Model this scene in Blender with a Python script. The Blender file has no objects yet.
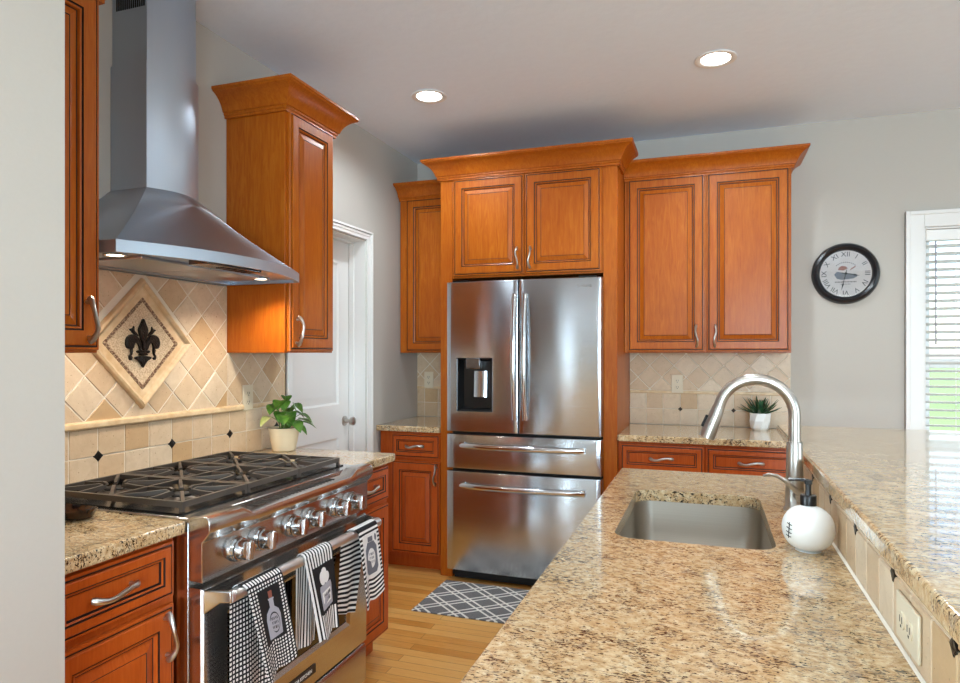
import bpy, bmesh, math, random
from mathutils import Vector, Matrix
SC = bpy.context.scene
COL = SC.collection
rng = random.Random(7)
# ------------------------------------------------------------------ camera, world, light, exposure
CAMX, CAMH, YAW, FPX = 2.0016, 1.3726, 19.2445, 656.3
cam = bpy.data.objects.new('camera', bpy.data.cameras.new('camera')); COL.objects.link(cam)
cam.location = (CAMX, 0, CAMH); cam.rotation_euler = (math.radians(90), 0, math.radians(YAW))
cam.data.sensor_width = 36; cam.data.lens = FPX/960*36; cam.data.shift_y = 11.2/960
cam.data.clip_start = .05; cam.data.clip_end = 300
SC.camera = cam
SC.view_settings.view_transform = 'Standard'; SC.view_settings.look = 'None'
SC.view_settings.gamma = 1; SC.view_settings.exposure = 0.31; SC.view_settings.use_curve_mapping = False
SC.cycles.use_denoising = True
SC.cycles.max_bounces = 10; SC.cycles.diffuse_bounces = 6; SC.cycles.glossy_bounces = 5
SC.cycles.sample_clamp_indirect = 6
D, H = 4.354, 2.743            # back wall, ceiling height
W = bpy.data.worlds.new('world'); SC.world = W; W.use_nodes = True
wn = W.node_tree.nodes; wl = W.node_tree.links
sky = wn.new('ShaderNodeTexSky'); sky.sky_type = 'NISHITA'; sky.sun_elevation = math.radians(48)
sky.sun_rotation = math.radians(200); sky.sun_disc = False; sky.air_density = 1.0; sky.dust_density = 1.5
wl.new(sky.outputs[0], wn['Background'].inputs[0]); wn['Background'].inputs[1].default_value = .5
def lamp(name, kind, loc, power, rot=(0, 0, 0), size=None, size_y=None, col=(1, 1, 1), **kw):
    l = bpy.data.lights.new(name, kind); l.energy = power; l.color = col
    if kind == 'AREA' and size:
        l.size = size
        if size_y: l.shape = 'RECTANGLE'; l.size_y = size_y
    for k, v in kw.items(): setattr(l, k, v)
    o = bpy.data.objects.new(name, l); COL.objects.link(o); o.location = loc; o.rotation_euler = rot
    return o
R90 = math.pi/2
sun = lamp('sun', 'SUN', (0, 0, 20), 2.2, (math.radians(42), 0, math.radians(-60)), col=(1, .95, .88), angle=.01)
FILL_TINT = (.64, .85, 1.0)
# added fill lamps behind unseen windows in the rear, right and left walls
REAR = [(-1.62, -1.48), (-.27, -.24), (.09, .145), (2.2, 4.9)]  # narrow gaps are added only to streak the refrigerator steel with light
for a, b in REAR: lamp('rear_window_fill', 'AREA', ((a+b)/2, -4.0 if b < 1 else -4.45, 1.35), (85 if b < 1 else 58)*(b-a)*2.4, (R90 if b < 1 else R90+.5, 0, 0), b-a, 2.5 if b < 1 else 2.3, FILL_TINT)
lamp('right_window_fill', 'AREA', (7.4, .3, 1.35), 62, (R90+.4, 0, R90), 3.4, 2.1, FILL_TINT)  # added fill from the right, behind an unseen window

lamp('left_window_fill', 'AREA', (-2.85, -1.9, 1.35), 380, (R90+.5, 0, -R90), 3.3, 2.1, FILL_TINT)  # added fill from the left, brightens the bar splash tiles

# ------------------------------------------------------------------ materials
def lin(h):
    h = h.lstrip('#'); c = [int(h[i:i+2], 16)/255 for i in (0, 2, 4)]
    return tuple(x/12.92 if x <= .04045 else ((x+.055)/1.055)**2.4 for x in c) + (1,)
class NT:
    def __init__(s, name):
        s.m = bpy.data.materials.new(name); s.m.use_nodes = True
        s.t = s.m.node_tree; s.b = s.t.nodes['Principled BSDF']
    def n(s, typ, **kw):
        x = s.t.nodes.new('ShaderNode'+typ)
        for k, v in kw.items():
            if k.startswith('i_'):
                x.inputs[int(k[2:]) if k[2:].isdigit() else k[2:].replace('_', ' ')].default_value = v
            else: setattr(x, k, v)
        return x
    def l(s, a, b): s.t.links.new(a, b)
    def coord(s, scale=(1, 1, 1), out='Object', rot=(0, 0, 0)):
        c = s.n('TexCoord'); m = s.n('Mapping'); m.inputs['Scale'].default_value = scale; m.inputs['Rotation'].default_value = rot
        s.l(c.outputs[out], m.inputs[0]); return m.outputs[0]
    def noise(s, vec, scale, detail=4, rough=.5, dist=0):
        x = s.n('TexNoise'); x.inputs['Scale'].default_value = scale; x.inputs['Detail'].default_value = detail
        x.inputs['Roughness'].default_value = rough; x.inputs['Distortion'].default_value = dist
        if vec: s.l(vec, x.inputs['Vector'])
        return x.outputs['Fac']
    def ramp(s, fac, stops, interp='LINEAR'):
        r = s.n('ValToRGB'); r.color_ramp.interpolation = interp
        e = r.color_ramp.elements
        while len(e) > 1: e.remove(e[-1])
        for i, (p, c) in enumerate(stops):
            if i == 0: e[0].position = p; el = e[0]
            else: el = e.new(p)
            el.color = c if not isinstance(c, str) else lin(c)
        s.l(fac, r.inputs[0]); return r.outputs[0]
    def mix(s, fac, a, b, blend='MIX'):
        x = s.n('Mix', data_type='RGBA', blend_type=blend)
        if hasattr(fac, 'links') or not isinstance(fac, (int, float)): s.l(fac, x.inputs[0])
        else: x.inputs[0].default_value = fac
        for v, k in ((a, 6), (b, 7)):
            if isinstance(v, (tuple, str)): x.inputs[k].default_value = lin(v) if isinstance(v, str) else v
            else: s.l(v, x.inputs[k])
        return x.outputs[2]
    def math(s, op, a, b=None, c=None):
        x = s.n('Math', operation=op)
        for i, v in enumerate((a, b, c)):
            if v is None: continue
            if isinstance(v, (int, float)): x.inputs[i].default_value = v
            else: s.l(v, x.inputs[i])
        return x.outputs[0]
    def bump(s, h, strength=.3, dist=.002):
        b = s.n('Bump'); b.inputs['Strength'].default_value = strength; b.inputs['Distance'].default_value = dist
        s.l(h, b.inputs['Height']); s.l(b.outputs[0], s.b.inputs['Normal'])
    def set(s, col=None, rough=None, metal=None, **kw):
        for k, v in (('Base Color', col), ('Roughness', rough), ('Metallic', metal)):
            if v is None: continue
            if isinstance(v, str): s.b.inputs[k].default_value = lin(v)
            elif isinstance(v, (int, float, tuple)): s.b.inputs[k].default_value = v
            else: s.l(v, s.b.inputs[k])
        for k, v in kw.items(): s.b.inputs[k.replace('_', ' ')].default_value = v
        return s.m
def plain(name, col, rough=.5, metal=0, **kw): return NT(name).set(col, rough, metal, **kw)
M = {}
def mk_wood(name, tones, deep):
    t = NT(name); v = t.coord((9, 9, .9)); v2 = t.coord((1, 1, .45))
    a = t.noise(v, 7, 6, .6, 1.2); b = t.noise(v2, 3.2, 3)
    c = t.ramp(a, list(zip((.25, .5, .75), tones)))
    c = t.mix(t.ramp(b, [(.35, (0, 0, 0, 1)), (.7, (1, 1, 1, 1))]), c, t.mix(.5, c, deep))
    t.bump(a, .08, .001); t.set(c, .38, Specular_IOR_Level=.22); t.b.inputs['Coat Weight'].default_value = .1; t.b.inputs['Coat Roughness'].default_value = .18
    return t.m
M['wood'] = mk_wood('cabinet_wood', ('#9c480a', '#ae5a10', '#bc6c1d'), '#8f3d0a')
M['base_wood'] = mk_wood('reddish_base_cabinet_wood', ('#a4460e', '#b55218', '#c05f24'), '#983c0c')
M['glaze'] = plain('dark_glaze', '#260d05', .55)
def mk_granite():
    t = NT('granite'); v = t.coord((1, 1.25, 1.1), rot=(0, 0, .5))
    n1 = t.noise(v, 9, 5, .6, .6); n2 = t.noise(v, 60, 5, .65, .4); n3 = t.noise(v, 120, 3, .6)
    c = t.ramp(n2, [(.3, '#a5845a'), (.44, '#c2a379'), (.56, '#d4bc94'), (.7, '#e0d0b0')])
    c = t.mix(t.ramp(n1, [(.48, (0, 0, 0, 1)), (.68, (.75, .75, .75, 1))]), c, t.mix(.38, c, '#b08346'))
    g = t.noise(v, 28, 3, .6, .8)
    c = t.mix(t.ramp(g, [(.6, (0, 0, 0, 1)), (.68, (.65, .65, .65, 1))]), c, '#8a7a68')
    va = t.coord((1, 2.6, 1.5), rot=(0, 0, .75))
    s1 = t.noise(va, 102, 3, .62, .9); m1 = t.noise(v, 14, 2)
    thr = t.math('ADD', s1, t.math('MULTIPLY', t.math('SUBTRACT', m1, .5), .28))
    c = t.mix(t.ramp(thr, [(.558, (0, 0, 0, 1)), (.60, (1, 1, 1, 1))]), c, '#2f1e14')
    c = t.mix(t.ramp(n3, [(.66, (0, 0, 0, 1)), (.72, (.8, .8, .8, 1))]), c, '#5a3c26')
    t.set(c, .16); t.b.inputs['Specular IOR Level'].default_value = .55
    t.b.inputs['Coat Weight'].default_value = .6; t.b.inputs['Coat Roughness'].default_value = .03
    return t.m
M['granite'] = mk_granite()
def mk_traver():
    t = NT('travertine_tile'); a = t.n('Attribute', attribute_name='tint', attribute_type='GEOMETRY'); v = t.coord()
    base = t.ramp(a.outputs['Fac'], [(0, '#cbaf8d'), (.3, '#d3ba9a'), (.6, '#dac7ac'), (.85, '#ccb292'), (1, '#c09d70')])
    n = t.noise(v, 22, 6, .65, .5)
    c = t.mix(t.ramp(n, [(.35, (0, 0, 0, 1)), (.7, (.7, .7, .7, 1))]), base, t.mix(.45, base, '#a88763'))
    p = t.noise(v, 140, 2, .5)
    c = t.mix(t.ramp(p, [(.68, (0, 0, 0, 1)), (.74, (.8, .8, .8, 1))]), c, '#8c6c4a')
    t.bump(t.math('ADD', n, t.math('MULTIPLY', p, -.6)), .25, .002); return t.set(c, .36)
M['tile'] = mk_traver()
M['grout'] = plain('grout', '#e2d8c6', .8)
M['stone_trim'] = (lambda t: (t.set(t.ramp(t.noise(t.coord((3, 3, 3)), 9, 5), [(.3, '#cfae82'), (.7, '#e2caa4')]), .4)))(NT('honed_stone_trim'))
M['bronze_tile'] = (lambda t: (t.bump(t.noise(t.coord(), 160, 2), .8, .003), t.set('#1c1713', .35, .6))[1])(NT('dark_metal_tile'))
M['mosaic'] = (lambda t: t.set(t.ramp(t.noise(t.coord(), 120, 1), [(.4, '#7a5a44'), (.5, '#9b7d62'), (.6, '#c0a487')], 'CONSTANT'), .5))(NT('small_mosaic'))
M['pebble'] = (lambda t: (t.bump(t.noise(t.coord(), 240, 2), .5, .002), t.set(t.ramp(t.noise(t.coord(), 220, 2), [(.35, '#b49a7c'), (.6, '#dcc8a8')]), .6))[1])(NT('rough_pebble_field'))
def mk_steel(name, col, axis, rough=.28, aniso=.75, var=1, rot=0.0):
    t = NT(name); s = {'Z': (260, 260, 1.5), 'X': (1.5, 260, 260), 'Y': (260, 1.5, 260)}[axis]
    n = t.noise(t.coord(s), 1, 3, .6)
    r = t.n('MapRange'); t.l(n, r.inputs[0]); r.inputs[3].default_value = rough-.04*var; r.inputs[4].default_value = rough+.05*var
    t.l(r.outputs[0], t.b.inputs['Roughness'])
    c = t.ramp(n, [(.3, tuple(x*(1-.06*var) for x in lin(col)[:3])+(1,)), (.7, lin(col))])
    t.set(c, None, 1.0); t.b.inputs['Anisotropic'].default_value = aniso
    g = t.n('Tangent', direction_type='RADIAL', axis=axis); t.l(g.outputs[0], t.b.inputs['Tangent'])
    t.b.inputs['Anisotropic Rotation'].default_value = rot
    return t.m
M['fridge_steel'] = mk_steel('brushed_steel_refrigerator', '#c6ccd2', 'X', .19, .97)
M['range_steel'] = mk_steel('brushed_steel_range', '#c9c7c5', 'Y', .2, .5)
M['hood_steel'] = mk_steel('brushed_steel_hood', '#bcc6d3', 'Z', .36, .85, .25)
M['sink_steel'] = mk_steel('brushed_steel_sink', '#b9b1a4', 'X', .42, .4)
M['nickel'] = plain('satin_nickel', '#c2bdb6', .3, 1)
M['satin_bar'] = plain('satin_steel_bar', '#d6d4d2', .34, 1)
M['smoke_chrome'] = plain('smoked_steel', '#77777a', .25, 1)
M['chrome'] = plain('polished_steel', '#cfcfcf', .12, 1)
M['iron'] = (lambda t: (t.bump(t.noise(t.coord(), 300, 2), .3, .001), t.set('#5c544d', .4, .5))[1])(NT('cast_iron'))
M['cooktop'] = plain('black_enamel', '#141312', .2)
M['black_plastic'] = plain('black_plastic', '#101011', .3)
M['black_matte'] = plain('black_matte', '#0b0b0b', .7)
M['oven_glass'] = plain('oven_glass', '#0a0908', .06, 0, Specular_IOR_Level=.9)
M['white_ceramic'] = plain('white_ceramic', '#efefec', .35)
M['cream_ceramic'] = plain('cream_ceramic', '#ead8b6', .5)
M['soil'] = plain('soil', '#1d130c', .9)
M['outlet'] = plain('almond_plastic', '#d9ccb2', .4)
M['outlet_white'] = plain('white_plastic', '#e8e6e0', .4)
M['trim'] = plain('white_trim_paint', '#e9e8e5', .35)
def mk_paint(name, col, sc, st):
    t = NT(name); n = t.noise(t.coord(), sc, 4); t.bump(n, st, .004)
    return t.set(t.ramp(n, [(.3, tuple(x*.985 for x in lin(col)[:3])+(1,)), (.7, lin(col))]), .75)
M['wall'] = mk_paint('greige_wall_paint', '#bdb7ae', 120, .06)
M['ceiling'] = mk_paint('textured_ceiling_paint', '#e9f3ff', 26, .35)
def mk_floor():
    t = NT('oak_floor'); br = t.n('TexBrick'); br.offset = .37; br.offset_frequency = 2
    t.l(t.coord(), br.inputs['Vector'])
    for k, v in (('Color1', (0, 0, 0, 1)), ('Color2', (1, 1, 1, 1)), ('Mortar', (.5, .5, .5, 1)), ('Scale', 1), ('Mortar Size', .0012), ('Bias', 0), ('Brick Width', 1.1), ('Row Height', .06)):
        br.inputs[k].default_value = v
    g = t.noise(t.coord((1.6, 22, 1)), 5, 6, .62, 1.0)
    f = t.math('ADD', t.math('MULTIPLY', br.outputs['Color'], .45), t.math('MULTIPLY', g, .6))
    c = t.ramp(f, [(.2, '#b8762f'), (.45, '#d09145'), (.62, '#dda459'), (.85, '#e6b56c')])
    c = t.mix(t.ramp(g, [(.62, (0, 0, 0, 1)), (.72, (.35, .35, .35, 1))]), c, '#8d5a22')
    c = t.mix(t.math('MULTIPLY', br.outputs['Fac'], .7), c, '#5b3716')
    t.set(c, .28); t.b.inputs['Coat Weight'].default_value = .3; t.b.inputs['Coat Roughness'].default_value = .12
    return t.m
M['floor'] = mk_floor()
def emis(name, col, st):
    t = NT(name); t.b.inputs['Emission Color'].default_value = lin(col); t.b.inputs['Emission Strength'].default_value = st
    return t.set(col, .5)
M['lamp'] = emis('lamp_lens', '#fff6e8', 9)
M['hood_lamp'] = emis('hood_lamp_lens', '#fff0d0', 9)
def mk_glass():
    t = NT('window_glass'); tr = t.n('BsdfTransparent'); gl = t.n('BsdfGlossy'); gl.inputs['Roughness'].default_value = .02
    lw = t.n('Fresnel'); lw.inputs[0].default_value = 1.45; mx = t.n('MixShader')
    t.l(lw.outputs[0], mx.inputs[0]); t.l(tr.outputs[0], mx.inputs[1]); t.l(gl.outputs[0], mx.inputs[2])
    t.l(mx.outputs[0], t.t.nodes['Material Output'].inputs[0]); return t.m
M['glass'] = mk_glass()
M['blind'] = plain('white_blind', '#f2f2f0', .5)
def leafmat(name, a, b, r=.4):
    t = NT(name); return t.set(t.ramp(t.noise(t.coord(), 30, 3), [(.35, a), (.65, b)]), r)
M['leaf'] = leafmat('pothos_leaf', '#2c5a1a', '#5f8a30')
M['leaf_pale'] = leafmat('pale_pothos_leaf', '#a9b45e', '#dcdc9a')
M['aloe'] = leafmat('aloe_leaf', '#0f2a17', '#2c5a36', .35)
M['stem'] = plain('green_stem', '#5d7a33', .5)
M['lawn'] = leafmat('lawn_grass', '#7f9a58', '#a8bd7c', .9)
M['tree_leaf'] = leafmat('tree_foliage', '#4b5c40', '#7f8a63', .9)
M['bark'] = plain('bark', '#6a5848', .9)
M['clock_face'] = (lambda t: t.set(t.ramp(t.noise(t.coord(), 9, 4), [(.3, '#b8aaa4'), (.7, '#c8bcb6')]), .3))(NT('aged_clock_face'))
M['clock_rim'] = plain('clock_rim_black', '#14161b', .28)
M['ink'] = plain('dark_ink', '#1d1b1c', .5)
M['ink_grey'] = plain('grey_ink', '#6c6f78', .5)
M['etched'] = plain('etched_grey', '#8b8c8f', .5)
M['ink_red'] = plain('rust_ink', '#8c5246', .5)
M['white_cloth'] = plain('white_print', '#e9e7e4', .8)
M['grey_cloth'] = plain('grey_print', '#aaa9b2', .8)
M['black_cloth'] = plain('black_print', '#0f0e11', .8)
def cloth(name, kind, nu, nv):
    t = NT(name); uv = t.n('UVMap'); sp = t.n('SeparateXYZ'); t.l(uv.outputs[0], sp.inputs[0])
    def stripe(o, n, duty): return t.math('LESS_THAN', t.math('FRACT', t.math('MULTIPLY', o, n)), duty)
    if kind == 'check': f = t.math('MULTIPLY', stripe(sp.outputs[0], nu, .56), stripe(sp.outputs[1], nv, .56))
    elif kind == 'vert': f = stripe(sp.outputs[0], nu, .55)
    else: f = stripe(sp.outputs[1], nv, .47)
    return t.set(t.mix(f, '#0d0c10', '#ece9e6'), .85)
M['check'] = cloth('black_white_check_cloth', 'check', 13, 28)
M['vstripe'] = cloth('black_white_narrow_stripe_cloth', 'vert', 10, 1)
M['hstripe'] = cloth('black_white_wide_stripe_cloth', 'horiz', 1, 18)
def mk_rug():
    t = NT('grey_trellis_rug'); sp = t.n('SeparateXYZ'); t.l(t.coord(), sp.inputs[0])
    def fam(k):
        w = t.math('ADD', t.math('MULTIPLY', sp.outputs[0], 4.7), t.math('MULTIPLY', sp.outputs[1], 5.6*k))
        f = t.math('FRACT', w); d = t.math('ABSOLUTE', t.math('SUBTRACT', f, .5))
        a = t.math('LESS_THAN', t.math('ABSOLUTE', t.math('SUBTRACT', d, .13)), .045)
        return a
    f = t.math('MAXIMUM', fam(1), fam(-1)); n = t.noise(t.coord((1, 1, 1)), 300, 2)
    t.bump(t.math('ADD', f, n), .5, .004)
    return t.set(t.mix(f, t.ramp(n, [(.3, '#5a5858'), (.7, '#787575')]), '#dcd8cf'), .95)
M['rug'] = mk_rug()
M['spoon_glaze'] = (lambda t: t.set(t.ramp(t.noise(t.coord(), 35, 3), [(.4, '#1a1210'), (.6, '#4a2f1c')]), .18))(NT('brown_black_glaze'))
M['badge'] = plain('dark_badge', '#221512', .4)

# ------------------------------------------------------------------ mesh building
WL = {}
class MB:
    def __init__(s, xf=None): s.v = []; s.f = []; s.m = []; s.xf = xf; s.tint = {}; s.uv = None
    def add(s, vs, fs, m=0):
        o = len(s.v)
        s.v += [tuple(s.xf(*p)) if s.xf else tuple(p) for p in vs]
        for f in fs: s.f.append([i+o for i in f]); s.m.append(m)
        return s
    def box(s, x0, x1, y0, y1, z0, z1, m=0):
        v = [(x, y, z) for z in (z0, z1) for y in (y0, y1) for x in (x0, x1)]
        return s.add(v, [(0, 1, 3, 2), (4, 6, 7, 5), (0, 4, 5, 1), (2, 3, 7, 6), (0, 2, 6, 4), (1, 5, 7, 3)], m)
    def loft(s, rings, m=0, cap=True, closed=True):
        n = len(rings[0]); v = [p for r in rings for p in r]; f = []
        for i in range(len(rings)-1):
            for j in range(n if closed else n-1):
                k = (j+1) % n; f.append((i*n+j, i*n+k, (i+1)*n+k, (i+1)*n+j))
        if cap: f.append(tuple(range(n))[::-1]); f.append(tuple((len(rings)-1)*n+j for j in range(n)))
        return s.add(v, f, m)
    def prism(s, poly, fn, d0, d1, m=0): return s.loft([[fn(a, b, d) for a, b in poly] for d in (d0, d1)], m)
    def tube(s, path, r, seg=10, m=0, ry=None, up=None):
        P = [Vector(p) for p in path]; n = len(P)
        R = r if isinstance(r, (list, tuple)) else [r]*n
        RY = R if ry is None else (ry if isinstance(ry, (list, tuple)) else [ry]*n)
        T = [(P[min(i+1, n-1)]-P[max(i-1, 0)]).normalized() for i in range(n)]
        u = Vector(up) if up else (Vector((0, 0, 1)) if abs(T[0].z) < .9 else Vector((1, 0, 0)))
        rings = []
        for i in range(n):
            u = (u - T[i]*u.dot(T[i])).normalized(); w = T[i].cross(u)
            rings.append([P[i]+u*(R[i]*math.cos(a))+w*(RY[i]*math.sin(a)) for a in [2*math.pi*k/seg for k in range(seg)]])
        return s.loft(rings, m)
    def lathe(s, prof, c, axis=(0, 0, 1), seg=28, m=0):
        ax = Vector(axis).normalized(); u = ax.orthogonal().normalized(); w = ax.cross(u); c = Vector(c)
        return s.loft([[c+ax*h+u*(r*math.cos(a))+w*(r*math.sin(a)) for a in [2*math.pi*k/seg for k in range(seg)]] for r, h in prof], m, cap=False)
    def build(s, name, mats, parent=None, bevel=0, ang=35, loc=None, recalc=True, bseg=2):
        if not isinstance(mats, (list, tuple)): mats = [mats]
        me = bpy.data.meshes.new(name); o = bpy.data.objects.new(name, me); COL.objects.link(o)
        base = WL[parent.name] if parent else (Vector(loc) if loc else Vector((0, 0, 0)))
        if parent: o.parent = parent
        elif loc: o.location = loc
        if parent and loc: o.location = Vector(loc)-base; base = Vector(loc)
        me.from_pydata([tuple(Vector(p)-base) for p in s.v], [], s.f)
        for m in mats: me.materials.append(M[m])
        for p, k in zip(me.polygons, s.m): p.material_index = k
        if s.uv:
            ul = me.uv_layers.new(name='UVMap')
            for lp in me.loops: ul.data[lp.index].uv = s.uv[lp.vertex_index]
        if s.tint:
            at = me.attributes.new('tint', 'FLOAT', 'FACE')
            for i, v in s.tint.items(): at.data[i].value = v
        bm = bmesh.new(); bm.from_mesh(me)
        if recalc: bmesh.ops.recalc_face_normals(bm, faces=bm.faces)
        lim = math.radians(ang)
        for e in bm.edges: e.smooth = len(e.link_faces) == 2 and e.calc_face_angle(9) < lim
        for f in bm.faces: f.smooth = True
        bm.to_mesh(me); bm.free()
        if bevel:
            b = o.modifiers.new('bevel', 'BEVEL'); b.width = bevel; b.segments = bseg; b.limit_method = 'ANGLE'; b.angle_limit = math.radians(40)
            b.harden_normals = False
        WL[o.name] = base
        return o
def tag(o, label=None, cat=None, group=None, kind=None):
    for k, v in (('label', label), ('category', cat), ('group', group), ('kind', kind)):
        if v: o[k] = v
    return o
def thing(name, label, cat, loc, group=None):
    o = bpy.data.objects.new(name, None); COL.objects.link(o); o.location = loc; o.empty_display_size = .05
    WL[o.name] = Vector(loc); return tag(o, label, cat, group)
def struct(name, mb, mats, label, cat, **kw): return tag(mb.build(name, mats, **kw), label, cat, None, 'structure')
def BX(*a): return MB().box(*a)
def FL(x0): return lambda a, d, z: (x0+d, a, z)         # a face looking +x: a runs along y, d comes out of the wall
def FB(y0): return lambda a, d, z: (a, y0-d, z)         # a face looking -y: a runs along x
def FI(x0): return lambda a, d, z: (x0-d, a, z)         # a face looking -x
def text(name, body, size, loc, rot, mat, parent=None, extrude=.0004, shear=0):
    c = bpy.data.curves.new(name, 'FONT'); c.body = body; c.size = size; c.extrude = extrude; c.align_x = 'CENTER'; c.align_y = 'CENTER'
    c.materials.append(M[mat]); o = bpy.data.objects.new(name, c); COL.objects.link(o); o.rotation_euler = rot
    bpy.context.view_layer.update()
    me = bpy.data.meshes.new_from_object(o.evaluated_get(bpy.context.evaluated_depsgraph_get())); bpy.data.objects.remove(o); bpy.data.curves.remove(c)
    me.materials.clear(); me.materials.append(M[mat]); o = bpy.data.objects.new(name, me); COL.objects.link(o); o.rotation_euler = rot
    base = WL[parent.name] if parent else Vector((0, 0, 0)); o.parent = parent; o.location = Vector(loc)-base; WL[o.name] = Vector(loc)
    return o
def smoothstep(t): return t*t*(3-2*t)

# ------------------------------------------------------------------ the room
XR, YN, XL = 6.8, -3.8, -2.2
struct('floor', BX(XL-.1, XR+.1, YN-.1, D+.1, -.1, 0), 'floor', 'honey oak plank floor', 'floor')
struct('ceiling', BX(XL-.1, XR+.1, YN-.1, D+.15, H, H+.1), 'ceiling', 'white textured ceiling', 'ceiling')
DY0, DY1, DZ = 2.83, 3.592, 2.062
wlm = MB()
wlm.prism([(1.03, 0), (DY0, 0), (DY0, DZ), (DY1, DZ), (DY1, 0), (D-.0005, 0), (D-.0005, H), (1.03, H)], lambda a, b, d: (d, a, b), -.13, 0)
struct('wall_left', wlm, 'wall', 'greige wall behind the range with a doorway', 'wall')
struct('wall_pantry', MB().box(-.9, -.86, DY0-.3, DY1+.3, 0, H), 'wall', 'plain wall behind the closed white door', 'wall')
struct('wall_near', BX(XL, .705, .86, 1.029, 0, H), 'wall', 'pale wall end at the left edge of the picture', 'wall')

WX0, WX1, WZ0, WZ1 = 3.152, 4.75, .55, 2.085
def wall_with_holes(name, xf, a0, a1, holes, label, t=.12):
    m = MB(xf); x = a0
    for h0, h1, z0, z1 in holes:
        m.box(x, h0, -t, 0, 0, H); m.box(h0, h1, -t, 0, 0, z0) if z0 > .01 else None; m.box(h0, h1, -t, 0, z1, H); x = h1
    m.box(x, a1, -t, 0, 0, H)
    return struct(name, m, 'wall', label, 'wall')
m = MB(FB(D)); o4 = lambda d: [(-.13, d, 0), (XR, d, 0), (XR, d, H), (-.13, d, H)]; h4 = lambda d: [(WX0, d, WZ0), (WX1, d, WZ0), (WX1, d, WZ1), (WX0, d, WZ1)]
m.loft([o4(0), h4(0), h4(-.12), o4(-.12), o4(0)], cap=False); struct('wall_back', m, 'wall', 'greige wall behind the refrigerator and clock', 'wall')
wall_with_holes('wall_rear', lambda a, d, z: (a, YN+d, z), XL, XR, [(a, b, .1 if b < 1 else .3, 2.6 if b < 1 else 2.4) for a, b in REAR], 'wall of the room opposite the kitchen')
wall_with_holes('wall_right', lambda a, d, z: (XR-d, a, z), YN, D, [(-1.4, 2.0, .3, 2.4)], 'wall at the right side of the room')
def frame_rect(m, a0, a1, z0, z1, w, d0, d1):
    m.box(a0, a0+w, d0, d1, z0, z1); m.box(a1-w, a1, d0, d1, z0, z1); m.box(a0+w, a1-w, d0, d1, z0, z0+w); m.box(a0+w, a1-w, d0, d1, z1-w, z1)
def added_window(n, xf, a0, a1, z0, z1, label):  # every window built here is added, unseen, to let fill light in
    m = MB(xf); frame_rect(m, a0-.05, a1+.05, z0-.05, z1+.05, .05, .001, .02); f_ = .05 if a1-a0 > 1 else .008
    frame_rect(m, a0, a1, z0, z1, f_, -.09, -.03)
    if a1-a0 > 1: m.box((a0+a1)/2-.03, (a0+a1)/2+.03, -.09, -.03, z0+.05, z1-.05)
    o = struct(n, m, 'trim', label, 'window')
    MB(xf).box(a0+f_, a1-f_, -.065, -.06, z0+f_, z1-f_).build('pane', 'glass', o)
wall_with_holes('wall_side', lambda a, d, z: (XL+d, a, z), YN, .86, [(-3.6, -.3, .3, 2.4)], 'wall at the far left of the adjoining room')
added_window('added_window_5', lambda a, d, z: (XL+d, a, z), -3.6, -.3, .3, 2.4, 'wide unseen window added in the adjoining room for fill light')
for (a_, b_), nm, lb in zip(REAR, ('added_window_2', 'added_window_3', 'added_window_6', 'added_window_7'), ('leftmost narrow window added in the rear wall for streaks on the steel', 'second narrow window added in the rear wall for streaks on the steel', 'third narrow window added in the rear wall for streaks on the steel', 'wide unseen window added in the rear wall for fill light')):
    added_window(nm, lambda a, d, z: (a, YN+d, z), a_, b_, .1 if b_ < 1 else .3, 2.6 if b_ < 1 else 2.4, lb)
added_window('added_window_4', lambda a, d, z: (XR-d, a, z), -1.4, 2.0, .3, 2.4, 'wide unseen window added in the right wall for fill light')
# window beside the clock
fb = FB(D)
win = MB(fb)
for w0, w1, d1 in ((.092, .0, .018), (.092, .07, .028)):   # casing with a raised outer edge
    frame_rect(win, WX0-w0, WX1+w0, WZ0-w0, WZ1+w0, w0-w1 if w1 else w0, .001, d1)
frame_rect(win, WX0, WX1, WZ0, WZ1, .012, -.119, 0); frame_rect(win, WX0+.012, WX1-.012, WZ0+.012, WZ1-.012, .04, -.11, -.08)
win.box(WX0+.05, WX1-.05, -.11, -.075, 1.285, 1.335); win.box((WX0+WX1)/2-.04, (WX0+WX1)/2+.04, -.11, -.08, WZ0, WZ1)
wo = struct('window_1', win, 'trim', 'white cased window to the right of the wall clock', 'window', bevel=.003)
MB(fb).box(WX0+.05, WX1-.05, -.098, -.094, WZ0+.05, WZ1-.05).build('pane', 'glass', wo)
bl = thing('window_blind', 'white horizontal slat blind in the window right of the clock', 'blind', (3.9, D+.04, WZ1-.02))
MB(fb).box(WX0+.016, WX1-.016, -.065, -.01, WZ1-.075, WZ1-.014).build('headrail', 'blind', bl, bevel=.003)
m = MB(fb); zz = WZ1-.105
while zz > WZ0+.06:
    w = .024; t = math.radians(16)
    for q in (0,):
        c = [(-.04-w*math.cos(t), zz-w*math.sin(t)), (-.04+w*math.cos(t), zz+w*math.sin(t))]
        m.loft([[(x, c[0][0], c[0][1]-.0015), (x, c[1][0], c[1][1]-.0015), (x, c[1][0], c[1][1]+.0015), (x, c[0][0], c[0][1]+.0015)] for x in (WX0+.02, WX1-.02)])
    zz -= .0445
m.build('slats', 'blind', bl)
MB(fb).box(WX0+.02, WX1-.02, -.06, -.02, WZ0+.02, WZ0+.045).build('bottom_rail', 'blind', bl)
MB(fb).tube([(WX0+.062, -.008, WZ1-.08), (WX0+.062, -.006, 1.42)], .0045, 8).build('wand', 'grey_cloth', bl)
for xx in (WX0+.16, WX0+.75, WX1-.16):
    MB(fb).tube([(xx, -.012, WZ1-.08), (xx, -.012, WZ0+.04)], .0014, 6).build('cord', 'blind', bl)
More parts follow.
